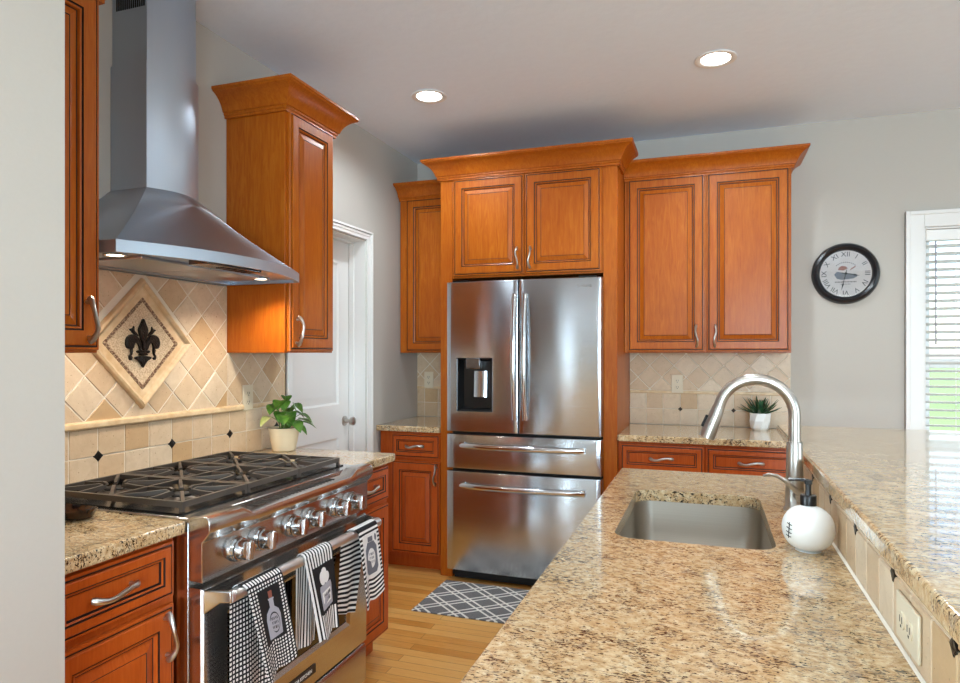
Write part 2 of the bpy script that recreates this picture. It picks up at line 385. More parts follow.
# door in the left wall
fl = FL(0)
dr = MB(fl)
X_ = -.112
for z0, z1 in ((.22, .852), (1.068, 1.90)):
    pass
def slab_with_panels(m, a0, a1, z0, z1, panels, d0, d1):
    az = sorted({a0, a1, *[p[0] for p in panels], *[p[1] for p in panels]}); zs = sorted({z0, z1, *[p[2] for p in panels], *[p[3] for p in panels]})
    for i in range(len(az)-1):
        for j in range(len(zs)-1):
            ca, cz = (az[i]+az[i+1])/2, (zs[j]+zs[j+1])/2
            if any(p[0] < ca < p[1] and p[2] < cz < p[3] for p in panels): continue
            m.add([(az[i], d1, zs[j]), (az[i+1], d1, zs[j]), (az[i+1], d1, zs[j+1]), (az[i], d1, zs[j+1])], [(0, 1, 2, 3)])
    for p in panels:
        R = []
        for ins, dd in ((0, d1), (.012, d1-.010), (.03, d1-.010), (.055, d1-.003), (.06, d1-.003)):
            R.append([(p[0]+ins, dd, p[2]+ins), (p[1]-ins, dd, p[2]+ins), (p[1]-ins, dd, p[3]-ins), (p[0]+ins, dd, p[3]-ins)])
        m.loft(R, cap=False); m.add(R[-1], [(0, 1, 2, 3)])
    m.add([(a, d, z) for a in (a0, a1) for z in (z0, z1) for d in (d0, d1)], [(0, 1, 3, 2), (4, 6, 7, 5), (0, 4, 5, 1), (2, 3, 7, 6), (0, 2, 6, 4)])
slab_with_panels(dr, DY0+.004, DY1-.004, .01, DZ-.006, [(DY0+.125, DY1-.125, .22, .86), (DY0+.125, DY1-.125, 1.06, DZ-.15)], X_-.035, X_)
do = struct('door_1', dr, 'trim', 'white panelled door beside the range wall', 'door')
m = MB(fl)   # jambs, stops, casing
m.box(DY0-.001, DY0+.003, -.125, 0, 0, DZ); m.box(DY1-.003, DY1+.001, -.125, 0, 0, DZ); m.box(DY0, DY1, -.125, 0, DZ-.004, DZ+.001)
m.box(DY1-.016, DY1-.003, X_+.003, X_+.035, 0, DZ); m.box(DY0+.003, DY0+.016, X_+.003, X_+.035, 0, DZ); m.box(DY0+.003, DY1-.003, X_+.003, X_+.035, DZ-.017, DZ-.004)
for w0, w1, d1 in ((.006, .058, .014), (.044, .058, .024), (.026, .04, .018)):
    m.box(DY0-w1, DY0-w0, .001, d1, 0, DZ+w1); m.box(DY1+w0, DY1+w1, .001, d1, 0, DZ+w1); m.box(DY0-w0, DY1+w0, .001, d1, DZ+w0, DZ+w1)
struct('trim_1', m, 'trim', 'white casing around the panelled door', 'trim', bevel=.002)
MB().lathe([(.0, 0), (.03, 0), (.03, .006), (.014, .010), (.010, .035), (.022, .045), (.027, .058), (.024, .068), (.012, .074), (0, .075)], (X_, 3.528, .955), (1, 0, 0)).build('door_knob', 'nickel', do)
m = MB(); m.box(.001, .012, DY1+.06, 3.76, 0, .09); struct('baseboard_left', m, 'trim', 'short white baseboard right of the door casing', 'baseboard')
m = MB(); m.box(2.475, 6.7, D-.012, D-.001, 0, .09); struct('baseboard_back', m, 'trim', 'white baseboard under the window', 'baseboard')
# bar half wall
BY0, BY1 = .42, 2.74
struct('wall_bar', BX(2.293, 2.41, BY0, BY1, 0, 1.031), 'wall', 'half wall carrying the raised bar top', 'half wall')

# ------------------------------------------------------------------ outside
struct('ground', BX(-40, 60, D+.2, 90, -.5, -.4), 'lawn', 'green lawn outside the window', 'lawn')
def blob(m, c, r, seed, sub=3):
    bm = bmesh.new(); bmesh.ops.create_icosphere(bm, subdivisions=sub, radius=1); q = random.Random(seed)
    ph = [q.uniform(0, 6) for _ in range(6)]
    vs = []
    for v in bm.verts:
        p = v.co; k = 1+.16*math.sin(5*p.x+ph[0])*math.sin(5*p.y+ph[1])+.12*math.sin(9*p.z+ph[2]+4*p.x)+q.uniform(-.06, .06)
        vs.append((c[0]+p.x*r[0]*k, c[1]+p.y*r[1]*k, c[2]+p.z*r[2]*k))
    m.add(vs, [[v.index for v in f.verts] for f in bm.faces]); bm.free()
for i, (x, y, h) in enumerate([(11, 21, 5.5), (15.5, 23, 6.8), (20, 22, 5.0), (24.5, 25, 6.5), (30, 24, 6)]):
    lab = ['leafy tree seen through the blind, nearest the window casing', 'tall tree seen through the blind, second from the casing', 'small tree beyond the lawn hidden past the frame', 'broad tree beyond the lawn hidden past the frame', 'farthest tree beyond the lawn to the right'][i]
    t = thing('garden_tree', lab, 'tree', (x, y, -.4), 'trees beyond the lawn')
    MB().tube([(x, y, -.4), (x+.1, y, h*.35), (x, y, h*.6)], [.22, .17, .1], 8).build('trunk', 'bark', t)
    m = MB(); q = random.Random(i)
    for k in range(6): blob(m, (x+q.uniform(-1.2, 1.2), y+q.uniform(-1, 1), h*.62+q.uniform(-.9, 1)), (1.3, 1.2, 1.1), i*10+k)
    m.build('foliage', 'tree_leaf', t)
for i, x in enumerate((9.5, 13.6, 17.7, 21.8, 26)):
    m = MB(); blob(m, (x, 17.5, .05), (1.4, .9, .75), 80+i)
    tag(m.build('garden_shrub', 'tree_leaf', loc=(x, 17.5, -.4)), ['low shrub at the far side of the lawn, closest to the casing', 'second low shrub along the lawn edge', 'third low shrub along the lawn edge', 'fourth low shrub along the lawn edge', 'fifth low shrub along the lawn edge'][i], 'shrub', 'shrubs along the lawn')

# ------------------------------------------------------------------ cabinet kit
def raised(m, a0, a1, z0, z1, d, rings, close=True):
    """rings: (inset, out, material) from the outside inwards, starting on the back plane d"""
    prev = [(a0, d, z0), (a1, d, z0), (a1, d, z1), (a0, d, z1)]
    m.add(prev, [(3, 2, 1, 0)])
    for ins, out, mt in rings:
        cur = [(a0+ins, d+out, z0+ins), (a1-ins, d+out, z0+ins), (a1-ins, d+out, z1-ins), (a0+ins, d+out, z1-ins)]
        m.loft([prev, cur], mt, cap=False); prev = cur
    m.add(prev, [(0, 1, 2, 3)])
FRAME = [(0, .010, 0), (.002, .014, 0), (.008, .015, 0), (.009, .0125, 1), (.013, .0125, 1), (.014, .0185, 0), (.017, .020, 0)]
def door_rings(w): return FRAME+[(w, .020, 0), (w+.001, .0155, 1), (w+.0045, .0155, 1), (w+.0055, .0185, 0), (w+.010, .0165, 0), (w+.012, .010, 0), (w+.0125, .009, 1), (w+.018, .009, 1)]
def panel_rings(b): return [(0, .001, 0), (.001, .001, 0), (b, .0085, 0), (b+.001, .0075, 1), (b+.0025, .0075, 1), (b+.0035, .009, 0), (b+.006, .009, 0)]
def pull(xf, a, z, d, L, vertical, parent, flip=1):
    """wavy bow pull with leaf ends"""
    m = MB(xf); P = []; R = []; RY = []
    N = 18
    for i in range(N+1):
        t = i/N*2-1; out = .026*(1-abs(t)**3.2)+.008
        off = .006*math.sin(t*math.pi)*flip
        s = t*L/2
        P.append((a+off, d+out, z+s) if vertical else (a+s, d+out, z+off))
        e = abs(t); r = .0068+.0045*max(0, (e-.55)/.45)**1.2
        if e > .95: r *= .72
        R.append(r); RY.append(r*.8)
    m.tube(P, R, 10, 0, RY)
    for t in (-.8, .8):
        s = t*L/2; off = .006*math.sin(t*math.pi)*flip; b = (a+off, d+.0005, z+s) if vertical else (a+s, d+.0005, z+off)
        e = (b[0], d+.02, b[2]); m.tube([b, e], [.0062, .0042], 10)
    return m.build('pull_handle', 'nickel', parent)
def cab_door(xf, a0, a1, z0, z1, d, parent, handle=None, w=.055, name='door', wood='wood'):
    m = MB(xf); raised(m, a0, a1, z0, z1, d, door_rings(w))
    o = m.build(name, [wood, 'glaze'], parent, ang=20)
    i = w+.0158; m = MB(xf); raised(m, a0+i, a1-i, z0+i, z1-i, d+.009, panel_rings(.024)); m.build('raised_panel', [wood, 'glaze'], o, ang=20)
    if handle: pull(xf, handle[0], handle[1], d+.020, handle[2], True, o, handle[3] if len(handle) > 3 else 1)
    return o
def cab_drawer(xf, a0, a1, z0, z1, d, parent, hl=.125, hc=None, wood='wood'):
    m = MB(xf); w = .036; raised(m, a0, a1, z0, z1, d, FRAME+[(w, .020, 0), (w+.001, .016, 1), (w+.004, .016, 1), (w+.005, .0175, 0), (w+.009, .015, 0), (w+.010, .0095, 1), (w+.013, .0095, 1), (w+.014, .011, 0)])
    o = m.build('drawer', [wood, 'glaze'], parent, ang=20)
    pull(xf, hc or (a0+a1)/2, (z0+z1)/2, d+.011, hl, False, o); return o
def crown(xf, a0, a1, df, z0, z1, parent, left=True, right=True, back=0.0, out=.085):
    prof = []
    hgt = z1-z0
    for o, z in [(0, 0), (.012, 0), (.012, .09), (.018, .13), (.018, .2), (.024, .22)]: prof.append((o, z0+z*hgt))
    for k in range(9):
        t = k/8; ang = t*math.pi/2
        o = .024+(out-.03)*(1-math.cos(ang))*.62+(out-.03)*t*.38; z = .22+.62*(.55*math.sin(ang)+.45*t); prof.append((o, z0+z*hgt))
    prof += [(out-.004, z0+.88*hgt), (out, z0+.9*hgt), (out, z0+hgt), (0, z0+hgt)]
    m = MB(xf); cols = []
    for o, z in prof:
        r = []
        r += [(a0-o*left, back, z), (a0-o*left, df+o, z)] if left else [(a0, df+o, z)]
        r += [(a1+o, df+o, z), (a1+o, back, z)] if right else [(a1, df+o, z)]
        cols.append(r)
    n = len(cols[0]); rings = [[c[i] for c in cols] for i in range(n)]
    m.loft(rings); return m.build('crown_molding', 'wood', parent, ang=28)
def upper_cab(name, label, xf, a0, a1, z0, z1, dep, loc, doors, cr, w=.055, cback=0.002):
    t = thing(name, label, 'cabinet', loc, 'wall cabinets')
    m = MB(xf); m.box(a0, a1, .001, dep, z0, z1); m.build('carcass', 'wood', t, bevel=.002)
    for dd in doors: cab_door(xf, *dd[:2], z0+.008, z1-.012, dep+.001, t, dd[2], w)
    if cr is not None: crown(xf, a0, a1, dep+.003, z1-.02, z1+cr[2], t, cr[0], cr[1], cback, cr[3] if len(cr) > 3 else .085)
    return t
def base_cab(name, label, xf, a0, a1, dep, loc, drawers, doors, toe=.105, ztop=.876, toein=.07):
    t = thing(name, label, 'cabinet', loc, 'base cabinets')
    MB(xf).box(a0, a1, .001, dep, toe, ztop).build('carcass', 'base_wood', t, bevel=.0015)
    MB(xf).box(a0+.003, a1-.003, .01, dep-toein, .001, toe+.001).build('toe_kick', 'base_wood', t)
    for a, b, hl, hc in drawers: cab_drawer(xf, a, b, .712, .862, dep+.001, t, hl, hc, wood='base_wood')
    for a, b, h in doors: cab_door(xf, a, b, toe+.012, .692, dep+.001, t, h, wood='base_wood')
    return t
# left run
upper_cab('upper_cabinet', 'tall wall cabinet cut off at the left edge, left of the hood', fl, 1.035, 1.435, 1.372, 2.41, .322, (.16, 1.23, 1.372), [(1.05, 1.429, (1.386, 1.465, .125, -1))], (False, True, .095))
upper_cab('upper_cabinet', 'narrow wall cabinet with crown right of the hood', fl, 2.352, 2.722, 1.372, 2.415, .305, (.16, 2.53, 1.372), [(2.367, 2.706, (2.405, 1.465, .125))], (True, True, .092, .092))
base_cab('base_cabinet', 'base cabinet with drawer and door left of the range', fl, 1.035, 1.426, .61, (.3, 1.23, 0), [(1.05, 1.414, .13, 1.222)], [(1.05, 1.414, (1.378, .615, .125, -1))])
base_cab('base_cabinet', 'base cabinet between the range and the white door', fl, 2.352, 2.692, .61, (.3, 2.52, 0), [(2.366, 2.68, .125, 2.50)], [(2.366, 2.68, None)])
# back run
upper_cab('upper_cabinet', 'narrow wall cabinet in the corner left of the refrigerator', fb, .012, .436, 1.372, 2.42, .305, (.2, D-.16, 1.372), [(.062, .43, None)], (.13, False, .088))
upper_cab('upper_cabinet', 'two door wall cabinet right of the refrigerator', fb, 1.517, 2.437, 1.372, 2.425, .305, (1.98, D-.16, 1.372), [(1.538, 1.977, (1.932, 1.47, .125, -1)), (1.989, 2.428, (2.034, 1.47, .125))], (False, True, .088))
base_cab('base_cabinet', 'small base cabinet in the corner left of the refrigerator', fb, .014, .436, .593, (.2, D-.3, 0), [(.1, .43, .125, .262)], [(.1, .43, (.408, .615, .125))])
base_cab('base_cabinet', 'base cabinet with drawers right of the refrigerator', fb, 1.517, 2.45, .593, (1.98, D-.3, 0), [(1.53, 1.975, .125, None), (1.986, 2.435, .125, None)], [(1.53, 1.975, (1.93, .615, .125, -1)), (1.986, 2.435, (2.03, .615, .125))])
# refrigerator surround
DF = D-3.742
t = thing('refrigerator_cabinet', 'tall cabinet surround with two doors over the refrigerator', 'cabinet', (.977, D-.3, 0))
MB(fb).box(.438, .516, .002, DF, .001, 2.45).build('side_panel', 'wood', t, bevel=.0015)
MB(fb).box(1.4345, 1.514, .002, DF, .001, 2.45).build('side_panel', 'wood', t, bevel=.0015)
MB(fb).box(.5165, 1.434, .002, DF-.004, 1.826, 2.45).build('carcass', 'wood', t)
cab_door(fb, .527, .972, 1.838, 2.425, DF-.002, t, (.936, 1.93, .125, -1))
cab_door(fb, .980, 1.424, 1.838, 2.425, DF-.002, t, (1.014, 1.93, .125))
crown(fb, .438, 1.514, DF+.002, 2.428, 2.545, t, True, True, .402, .095)
# ------------------------------------------------------------------ granite tops
def slab(name, label, x0, x1, y0, y1, z0=.878, z1=.914):
    o = BX(x0, x1, y0, y1, z0, z1).build(name, 'granite', bevel=.005, bseg=3); return tag(o, label, 'countertop')
slab('countertop', 'granite countertop left of the range', .002, .652, 1.031, 1.429)
slab('countertop', 'granite countertop under the pothos, right of the range', .002, .65, 2.350, 2.702)
slab('countertop', 'small granite countertop in the corner left of the refrigerator', .003, .436, D-.634, D-.002)
slab('countertop', 'granite countertop under the aloe, right of the refrigerator', 1.516, 2.47, D-.634, D-.002)
tag(BX(2.272, 3.16, BY0-.02, 3.035, 1.032, 1.067).build('bar_top', 'granite', bevel=.007, bseg=3), 'raised granite bar top at the right', 'bar top')
def rrect(x0, x1, y0, y1, r, n=8):
    P = []
    for cx, cy, a in ((x1-r, y1-r, 0), (x0+r, y1-r, 90), (x0+r, y0+r, 180), (x1-r, y0+r, 270)):
        for k in range(n+1):
            t = math.radians(a+90*k/n); P.append((cx+r*math.cos(t), cy+r*math.sin(t)))
    return P
SX0, SX1, SY0, SY1 = 1.773, 2.152, 1.655, 2.262
IX0, IX1, IY0, IY1 = 1.674, 2.283, .40, 2.655
hole = rrect(SX0, SX1, SY0, SY1, .055)
bm = bmesh.new()
def loop(P, z): 
    vs = [bm.verts.new((x, y, z)) for x, y in P]; return vs, [bm.edges.new((vs[i], vs[(i+1) % len(vs)])) for i in range(len(vs))]
outer = rrect(IX0, IX1, IY0, IY1, .006, 3)
tops = []
for z in (.914, .878):
    vo, eo = loop(outer, z); vh, eh = loop(hole, z); bmesh.ops.triangle_fill(bm, edges=eo+eh, use_beauty=True); tops.append((vo, vh))
for k in (0, 1):
    a, b = tops[0][k], tops[1][k]
    for i in range(len(a)): j = (i+1) % len(a); bm.faces.new((a[i], a[j], b[j], b[i]))
mm = MB(); bm.verts.index_update(); mm.add([v.co[:] for v in bm.verts], [[v.index for v in f.verts] for f in bm.faces]); bm.free()
tag(mm.build('island_countertop', 'granite', bevel=.004, ang=30), 'large speckled granite island countertop with a sink cutout', 'countertop')
# island base
t = thing('kitchen_island', 'cherry wood island base under the sink countertop', 'island', (1.98, 1.5, 0))
m = MB(); m.box(1.72, 2.29, .43, 1.635, .105, .876); m.box(1.72, 2.29, 2.292, 2.625, .105, .876); m.box(1.72, 1.738, 1.635, 2.292, .105, .876)
m.box(2.27, 2.29, 1.635, 2.292, .105, .876); m.box(1.72, 2.29, 1.635, 2.292, .105, .14)
m.build('carcass', 'wood', t)
BX(1.79, 2.29, .45, 2.61, .001, .1055).build('toe_kick', 'wood', t)
fi = FI(1.72)
for k in range(5):
    a = .45+k*.432; cab_door(fi, a, a+.424, .117, .692, .001, t, (a+.36, .615, .125))
    cab_drawer(fi, a, a+.424, .712, .862, .001, t)
# sink
t = thing('sink', 'stainless undermount sink in the island countertop', 'sink', (1.96, 1.96, .69))
m = MB(); R = []
e = .006
for ins, z, r in ((-.012, .877, .067), (-e, .877, .06), (-e, .873, .06), (-e+.002, .80, .06), (.008, .715, .06), (.02, .698, .055), (.045, .69, .06), (.12, .688, .04)):
    R.append([(x, y, z) for x, y in rrect(SX0+ins, SX1-ins, SY0+ins, SY1-ins, r)])
for ins, z, r in ((.12, .684, .04), (.043, .686, .06), (.016, .694, .055), (.004, .713, .06), (-e-.003, .80, .06), (-e-.003, .8725, .06), (-.012, .8725, .067)):
    R.append([(x, y, z) for x, y in rrect(SX0+ins, SX1-ins, SY0+ins, SY1-ins, r)])
n = len(R[0]); m.loft(R+[R[0]], cap=False); m.add(R[7], [tuple(range(n))]); m.add(R[8], [tuple(range(n))[::-1]])
m.build('bowl', 'sink_steel', t, ang=50)
m = MB(); m.lathe([(0, .001), (.02, .001), (.028, .003), (.042, .004), (.045, .001), (.0451, -.001), (0, -.001)], (1.96, 1.96, .6885)); m.build('drain', 'chrome', t)
# faucet
FX, FY = 2.236, 2.10
t = thing('faucet', 'brushed nickel pull down gooseneck faucet behind the island sink', 'faucet', (FX, FY, .914))
m = MB(); m.lathe([(0, .0), (.03, 0), (.03, .006), (.026, .012), (.0245, .05), (.023, .12), (.0215, .196), (.0205, .199), (0, .199)], (FX, FY, .9145)); m.build('column', 'nickel', t)
P = [(FX, FY, 1.113), (FX, FY, 1.16)]
rr = .104
for k in range(25):
    a = math.radians(k*165/24); P.append((FX-rr+rr*math.cos(a), FY-.004*k/24, 1.19+rr*math.sin(a)))
x, y, z = P[-1]; P.append((x-.003, y, z-.008))
MB().tube(P, .0165, 16).build('spout', 'nickel', t)
MB().tube([(x-.002, y, z-.006), (x-.009, y, z-.026), (x-.030, y, z-.080), (x-.0375, y, z-.100)], [.0175, .019, .0225, .0225], 18).build('spray_head', 'nickel', t)
MB().tube([(x-.035, y-.004, z-.032), (x-.049, y-.004, z-.066)], [.0048, .0052], 8).build('spray_button', 'black_plastic', t)
MB().tube([(FX+.008, FY-.01, .962), (FX+.012, FY-.052, .966)], [.0175, .016], 16).build('valve_body', 'nickel', t)
MB().tube([(FX+.012, FY-.045, .972), (FX-.004, FY-.052, .984), (FX-.03, FY-.055, 1.008), (FX-.052, FY-.056, 1.022), (FX-.075, FY-.056, 1.024), (FX-.088, FY-.056, 1.019)], [.012, .0085, .006, .0055, .0055, .004], 12, 0, [.012, .010, .0085, .008, .0075, .005]).build('lever', 'nickel', t)
# soap dispenser
SXc, SYc = 2.219, 1.69
t = thing('soap_dispenser', 'round white soap bottle with black pump beside the sink', 'soap dispenser', (SXc, SYc, .914))
m = MB(); prof = [(0, 0), (.028, 0)]
for k in range(1, 15):
    a = -math.pi/2+math.pi*(.085+.915*(k-1)/14.6); prof.append((.0565*math.cos(a)**.85, .0515+.0525*math.sin(a)))
prof += [(.016, .103), (.016, .106), (0, .106)]
m.lathe(prof, (SXc, SYc, .9143), seg=40); body = m.build('bottle', 'white_ceramic', t, ang=60)
m = MB()
def onball(az, el): 
    return Vector((SXc+.0572*math.cos(el)*math.cos(az), SYc+.0572*math.cos(el)*math.sin(az), .966+.0516*math.sin(el)))
az0 = math.radians(213)
arc = [onball(az0+math.radians(6)*math.sin(k/8*2.4), math.radians(-22+k*5.2)) for k in range(9)]
m.tube(arc, .0011, 6)
for k in (1, 3, 5, 7):
    el = math.radians(-22+k*5.2); a = az0+math.radians(6)*math.sin(k/8*2.4); m.tube([onball(a-.13, el+.05), onball(a, el), onball(a+.13, el-.02)], .0011, 6)
m.build('stitching', 'black_plastic', body)
m = MB(); m.lathe([(0, .105), (.0175, .105), (.0175, .126), (.0165, .128), (0, .128)], (SXc, SYc, .9143)); m.build('collar', 'black_plastic', t)
m = MB(); m.lathe([(0, .128), (.0075, .128), (.006, .14), (.0062, .152), (.0085, .154), (.0085, .163), (0, .164)], (SXc, SYc, .9143)); m.tube([(SXc, SYc, 1.075), (SXc-.02, SYc+.006, 1.0755), (SXc-.04, SYc+.012, 1.0735)], [.0042, .0036, .003], 8); m.build('pump', 'black_plastic', t)

# ------------------------------------------------------------------ tile
def clip(poly, a0, a1, z0, z1):
    for ax, v, s in ((0, a0, 1), (0, a1, -1), (1, z0, 1), (1, z1, -1)):
        out = []
        for i in range(len(poly)):
            p, q = poly[i], poly[(i+1) % len(poly)]; ip, iq = (p[ax]-v)*s >= 0, (q[ax]-v)*s >= 0
            if ip: out.append(p)
            if ip != iq:
                t = (v-p[ax])/(q[ax]-p[ax]); out.append((p[0]+t*(q[0]-p[0]), p[1]+t*(q[1]-p[1])))
        poly = out
        if len(poly) < 3: return []
    return poly
def area(p): return .5*abs(sum(p[i][0]*p[(i+1) % len(p)][1]-p[(i+1) % len(p)][0]*p[i][1] for i in range(len(p))))
def inset(p, d):
    cx = sum(a for a, b in p)/len(p); cz = sum(b for a, b in p)/len(p); r = []
    for a, b in p:
        l = math.hypot(a-cx, b-cz); k = max(.2, 1-d*1.3/max(l, 1e-4)); r.append((cx+(a-cx)*k, cz+(b-cz)*k))
    return r
def tile_poly(m, poly, d0, d1):
    if len(poly) < 3 or area(poly) < 2e-4: return
    tv = rng.random(); n0 = len(m.f); p2 = inset(poly, .002)
    m.loft([[(a, d0, z) for a, z in poly], [(a, d1-.002, z) for a, z in poly], [(a, d1, z) for a, z in p2]], 0)
    for i in range(n0, len(m.f)): m.tint[i] = tv
def sq_tiles(m, a0, a1, z0, z1, pa, pz, org, d0=.004, d1=.009, g=.0038):
    k0 = math.floor((a0-org[0])/pa)-1
    for i in range(k0, k0+int((a1-a0)/pa)+4):
        for j in range(int(math.ceil((z1-z0)/pz))+1):
            x, z = org[0]+i*pa, org[1]+j*pz
            tile_poly(m, clip([(x+g/2, z+g/2), (x+pa-g/2, z+g/2), (x+pa-g/2, z+pz-g/2), (x+g/2, z+pz-g/2)], a0, a1, z0, z1), d0, d1)
def dia_tiles(m, a0, a1, z0, z1, p, org, d0=.004, d1=.009, g=.005, skip=None):
    h = p*math.sqrt(2)/2; n = 40; k = 12
    for i in range(-n, n):
        for j in range(-k, k):
            if (i+j) % 2: continue
            x, z = org[0]+i*h, org[1]+j*h; q = h-g*.71
            P = clip([(x-q, z), (x, z-q), (x+q, z), (x, z+q)], a0, a1, z0, z1)
            if P and not (skip and skip(x, z)): tile_poly(m, P, d0, d1)
def accents(xf, pts, z, parent, r=.019, d=.0095):
    for a in pts:
        m = MB(xf); m.loft([[(a-q, dd, z), (a, dd, z-q), (a+q, dd, z), (a, dd, z+q)] for q, dd in ((r, d-.004), (r, d), (r*.85, d+.0012))]); m.build('accent_tile', 'bronze_tile', parent)
def rail(xf, a0, a1, z, parent, h=.022, d=.017):
    pr = [(.0, -h/2), (d*.7, -h/2), (d*.95, -h*.3), (d, 0), (d*.95, h*.3), (d*.7, h/2), (0, h/2)]
    MB(xf).loft([[(a, dd, z+zz) for dd, zz in pr] for a in (a0, a1)]).build('pencil_rail', 'stone_trim', parent)
# behind the range
MC = (1.887, 1.407); MR = .243
t = thing('tile_backsplash', 'travertine tile backsplash behind the range with diamond medallion', 'backsplash', (.0, 1.9, .914))
MB(fl).box(1.031, 2.77, .0005, .006, .915, 1.371).box(1.437, 2.35, .0005, .006, 1.371, 1.662).build('grout_bed', 'grout', t)
m = MB(fl); sq_tiles(m, 1.031, 2.768, .916, 1.112, .11, .1005, (1.706, .915))
m.build('square_tiles', ['tile'], t, ang=25)
m = MB(fl)
sk = lambda x, z: abs(x-MC[0])+abs(z-MC[1]) < MR-.03
dia_tiles(m, 1.438, 2.348, 1.138, 1.661, .11, (MC[0], 1.138), skip=sk)
dia_tiles(m, 1.031, 1.420, 1.138, 1.371, .11, (MC[0], 1.138)); dia_tiles(m, 2.350, 2.768, 1.138, 1.371, .11, (MC[0], 1.138))
m.build('diamond_tiles', ['tile'], t, ang=25)
rail(fl, 1.031, 2.445, 1.126, t, .026, .022); rail(fl, 2.517, 2.768, 1.126, t, .02, .012)
accents(fl, [1.376, 1.706, 2.036, 2.366, 2.696], 1.0155, t)
def drings(lst): return [[(MC[0]-q, d, MC[1]), (MC[0], d, MC[1]-q), (MC[0]+q, d, MC[1]), (MC[0], d, MC[1]+q)] for q, d in lst]
MB(fl).loft(drings([(MR, .008), (MR, .016), (MR-.006, .026), (MR-.016, .030), (MR-.026, .026), (MR-.032, .018), (MR-.038, .016), (MR-.038, .008), (MR, .008)]), cap=False).build('medallion_frame', 'stone_trim', t)
MB(fl).loft(drings([(MR-.038, .009), (MR-.038, .0155), (MR-.075, .0155), (MR-.075, .009), (MR-.038, .009)]), cap=False).build('medallion_border', 'stone_trim', t)
m = MB(fl); q0 = MR-.0715
for sx, sz in ((1, 1), (1, -1), (-1, -1), (-1, 1)):
    for k in range(12):
        for row in (0, 1):
            u0, u1 = (k+.08)/12, (k+.92)/12; qa = q0-.0165+row*.009; qb = qa+.0075
            P = [(MC[0]+sx*qa*(1-u0), MC[1]+sz*qa*u0), (MC[0]+sx*qa*(1-u1), MC[1]+sz*qa*u1), (MC[0]+sx*qb*(1-u1), MC[1]+sz*qb*u1), (MC[0]+sx*qb*(1-u0), MC[1]+sz*qb*u0)]
            m.loft([[(a, d, z) for a, z in P] for d in (.010, .0175)])
m.build('mosaic_band', 'mosaic', t)
MB(fl).loft(drings([(MR-.073, .008), (MR-.073, .0150)])).build('medallion_field', 'pebble', t)
# fleur-de-lis
def bez(pts, n=10):
    out = []
    for i in range(len(pts)):
        p0, p1, p2, p3 = pts[i-1], pts[i], pts[(i+1) % len(pts)], pts[(i+2) % len(pts)]
        for k in range(n):
            t_ = k/n; out.append(tuple(.5*((2*p1[c])+(-p0[c]+p2[c])*t_+(2*p0[c]-5*p1[c]+4*p2[c]-p3[c])*t_**2+(-p0[c]+3*p1[c]-3*p2[c]+p3[c])*t_**3) for c in (0, 1)))
    return out
m = MB(fl); S = .078; fc = (MC[0], MC[1]+.012)
def shape(pts, d1, n=6, mir=True):
    for sg in ((1, -1) if mir else (1,)):
        P = [(fc[0]+sg*a*S, fc[1]+z*S) for a, z in bez(pts, n)]; Q = inset(P, .0035)
        m.loft([[(a, .0145, z) for a, z in P], [(a, d1-.003, z) for a, z in P], [(a, d1, z) for a, z in Q]])
shape([(0, 1.02), (.14, .78), (.27, .5), (.2, .2), (.09, -.1), (.07, -.48), (-.07, -.48), (-.09, -.1), (-.2, .2), (-.27, .5), (-.14, .78)], .026, 5, False)
shape([(.09, -.46), (.15, -.1), (.33, .18), (.6, .27), (.88, .17), (1.0, -.1), (.93, -.36), (.74, -.42), (.6, -.4), (.58, -.26), (.5, -.1), (.38, -.1), (.26, -.26), (.19, -.48)], .025)
shape([(.6, -.38), (.73, -.42), (.7, -.62), (.8, -.76), (.76, -.93), (.64, -.93), (.6, -.84), (.69, -.8), (.6, -.62)], .022)
shape([(.26, .2), (.34, .3), (.5, .5), (.52, .66), (.6, .56), (.78, .5), (.66, .4), (.62, .34), (.46, .24)], .022)
shape([(-.36, -.5), (0, -.46), (.36, -.5), (.3, -.62), (.18, -.64), (.24, -.72), (-.24, -.72), (-.18, -.64), (-.3, -.62)], .027, 5, False)
shape([(-.5, -.84), (-.28, -.76), (0, -.74), (.28, -.76), (.5, -.84), (.26, -1.0), (.14, -1.14), (0, -1.3), (-.14, -1.14), (-.26, -1.0)], .024, 5, False)
m.build('fleur_de_lis', 'bronze_tile', t, ang=30)
# right of the refrigerator
t = thing('tile_backsplash', 'travertine tile backsplash behind the aloe plant', 'backsplash', (1.98, D, .914))
MB(fb).box(1.515, 2.465, .0005, .006, .915, 1.371).build('grout_bed', 'grout', t)
m = MB(fb); sq_tiles(m, 1.516, 2.463, .916, 1.112, .105, .1005, (1.829, .915)); m.build('square_tiles', 'tile', t, ang=25)
m = MB(fb); dia_tiles(m, 1.516, 2.463, 1.134, 1.371, .105, (1.79, 1.365)); m.build('diamond_tiles', 'tile', t, ang=25)
rail(fb, 1.516, 2.463, 1.122, t, .018, .013); accents(fb, [1.829, 2.144], 1.0155, t, .014)
# corner left of the refrigerator
t = thing('tile_backsplash', 'small travertine tile backsplash in the corner left of the refrigerator', 'backsplash', (.2, D, .914))
MB(fb).box(.002, .436, .0005, .006, .915, 1.371).build('grout_bed', 'grout', t)
m = MB(fb); sq_tiles(m, .003, .435, .916, 1.112, .105, .1005, (.06, .915)); m.build('square_tiles', 'tile', t, ang=25)
m = MB(fb); dia_tiles(m, .003, .435, 1.134, 1.371, .105, (.1, 1.365)); m.build('diamond_tiles', 'tile', t, ang=25)
rail(fb, .003, .435, 1.122, t, .018, .013)
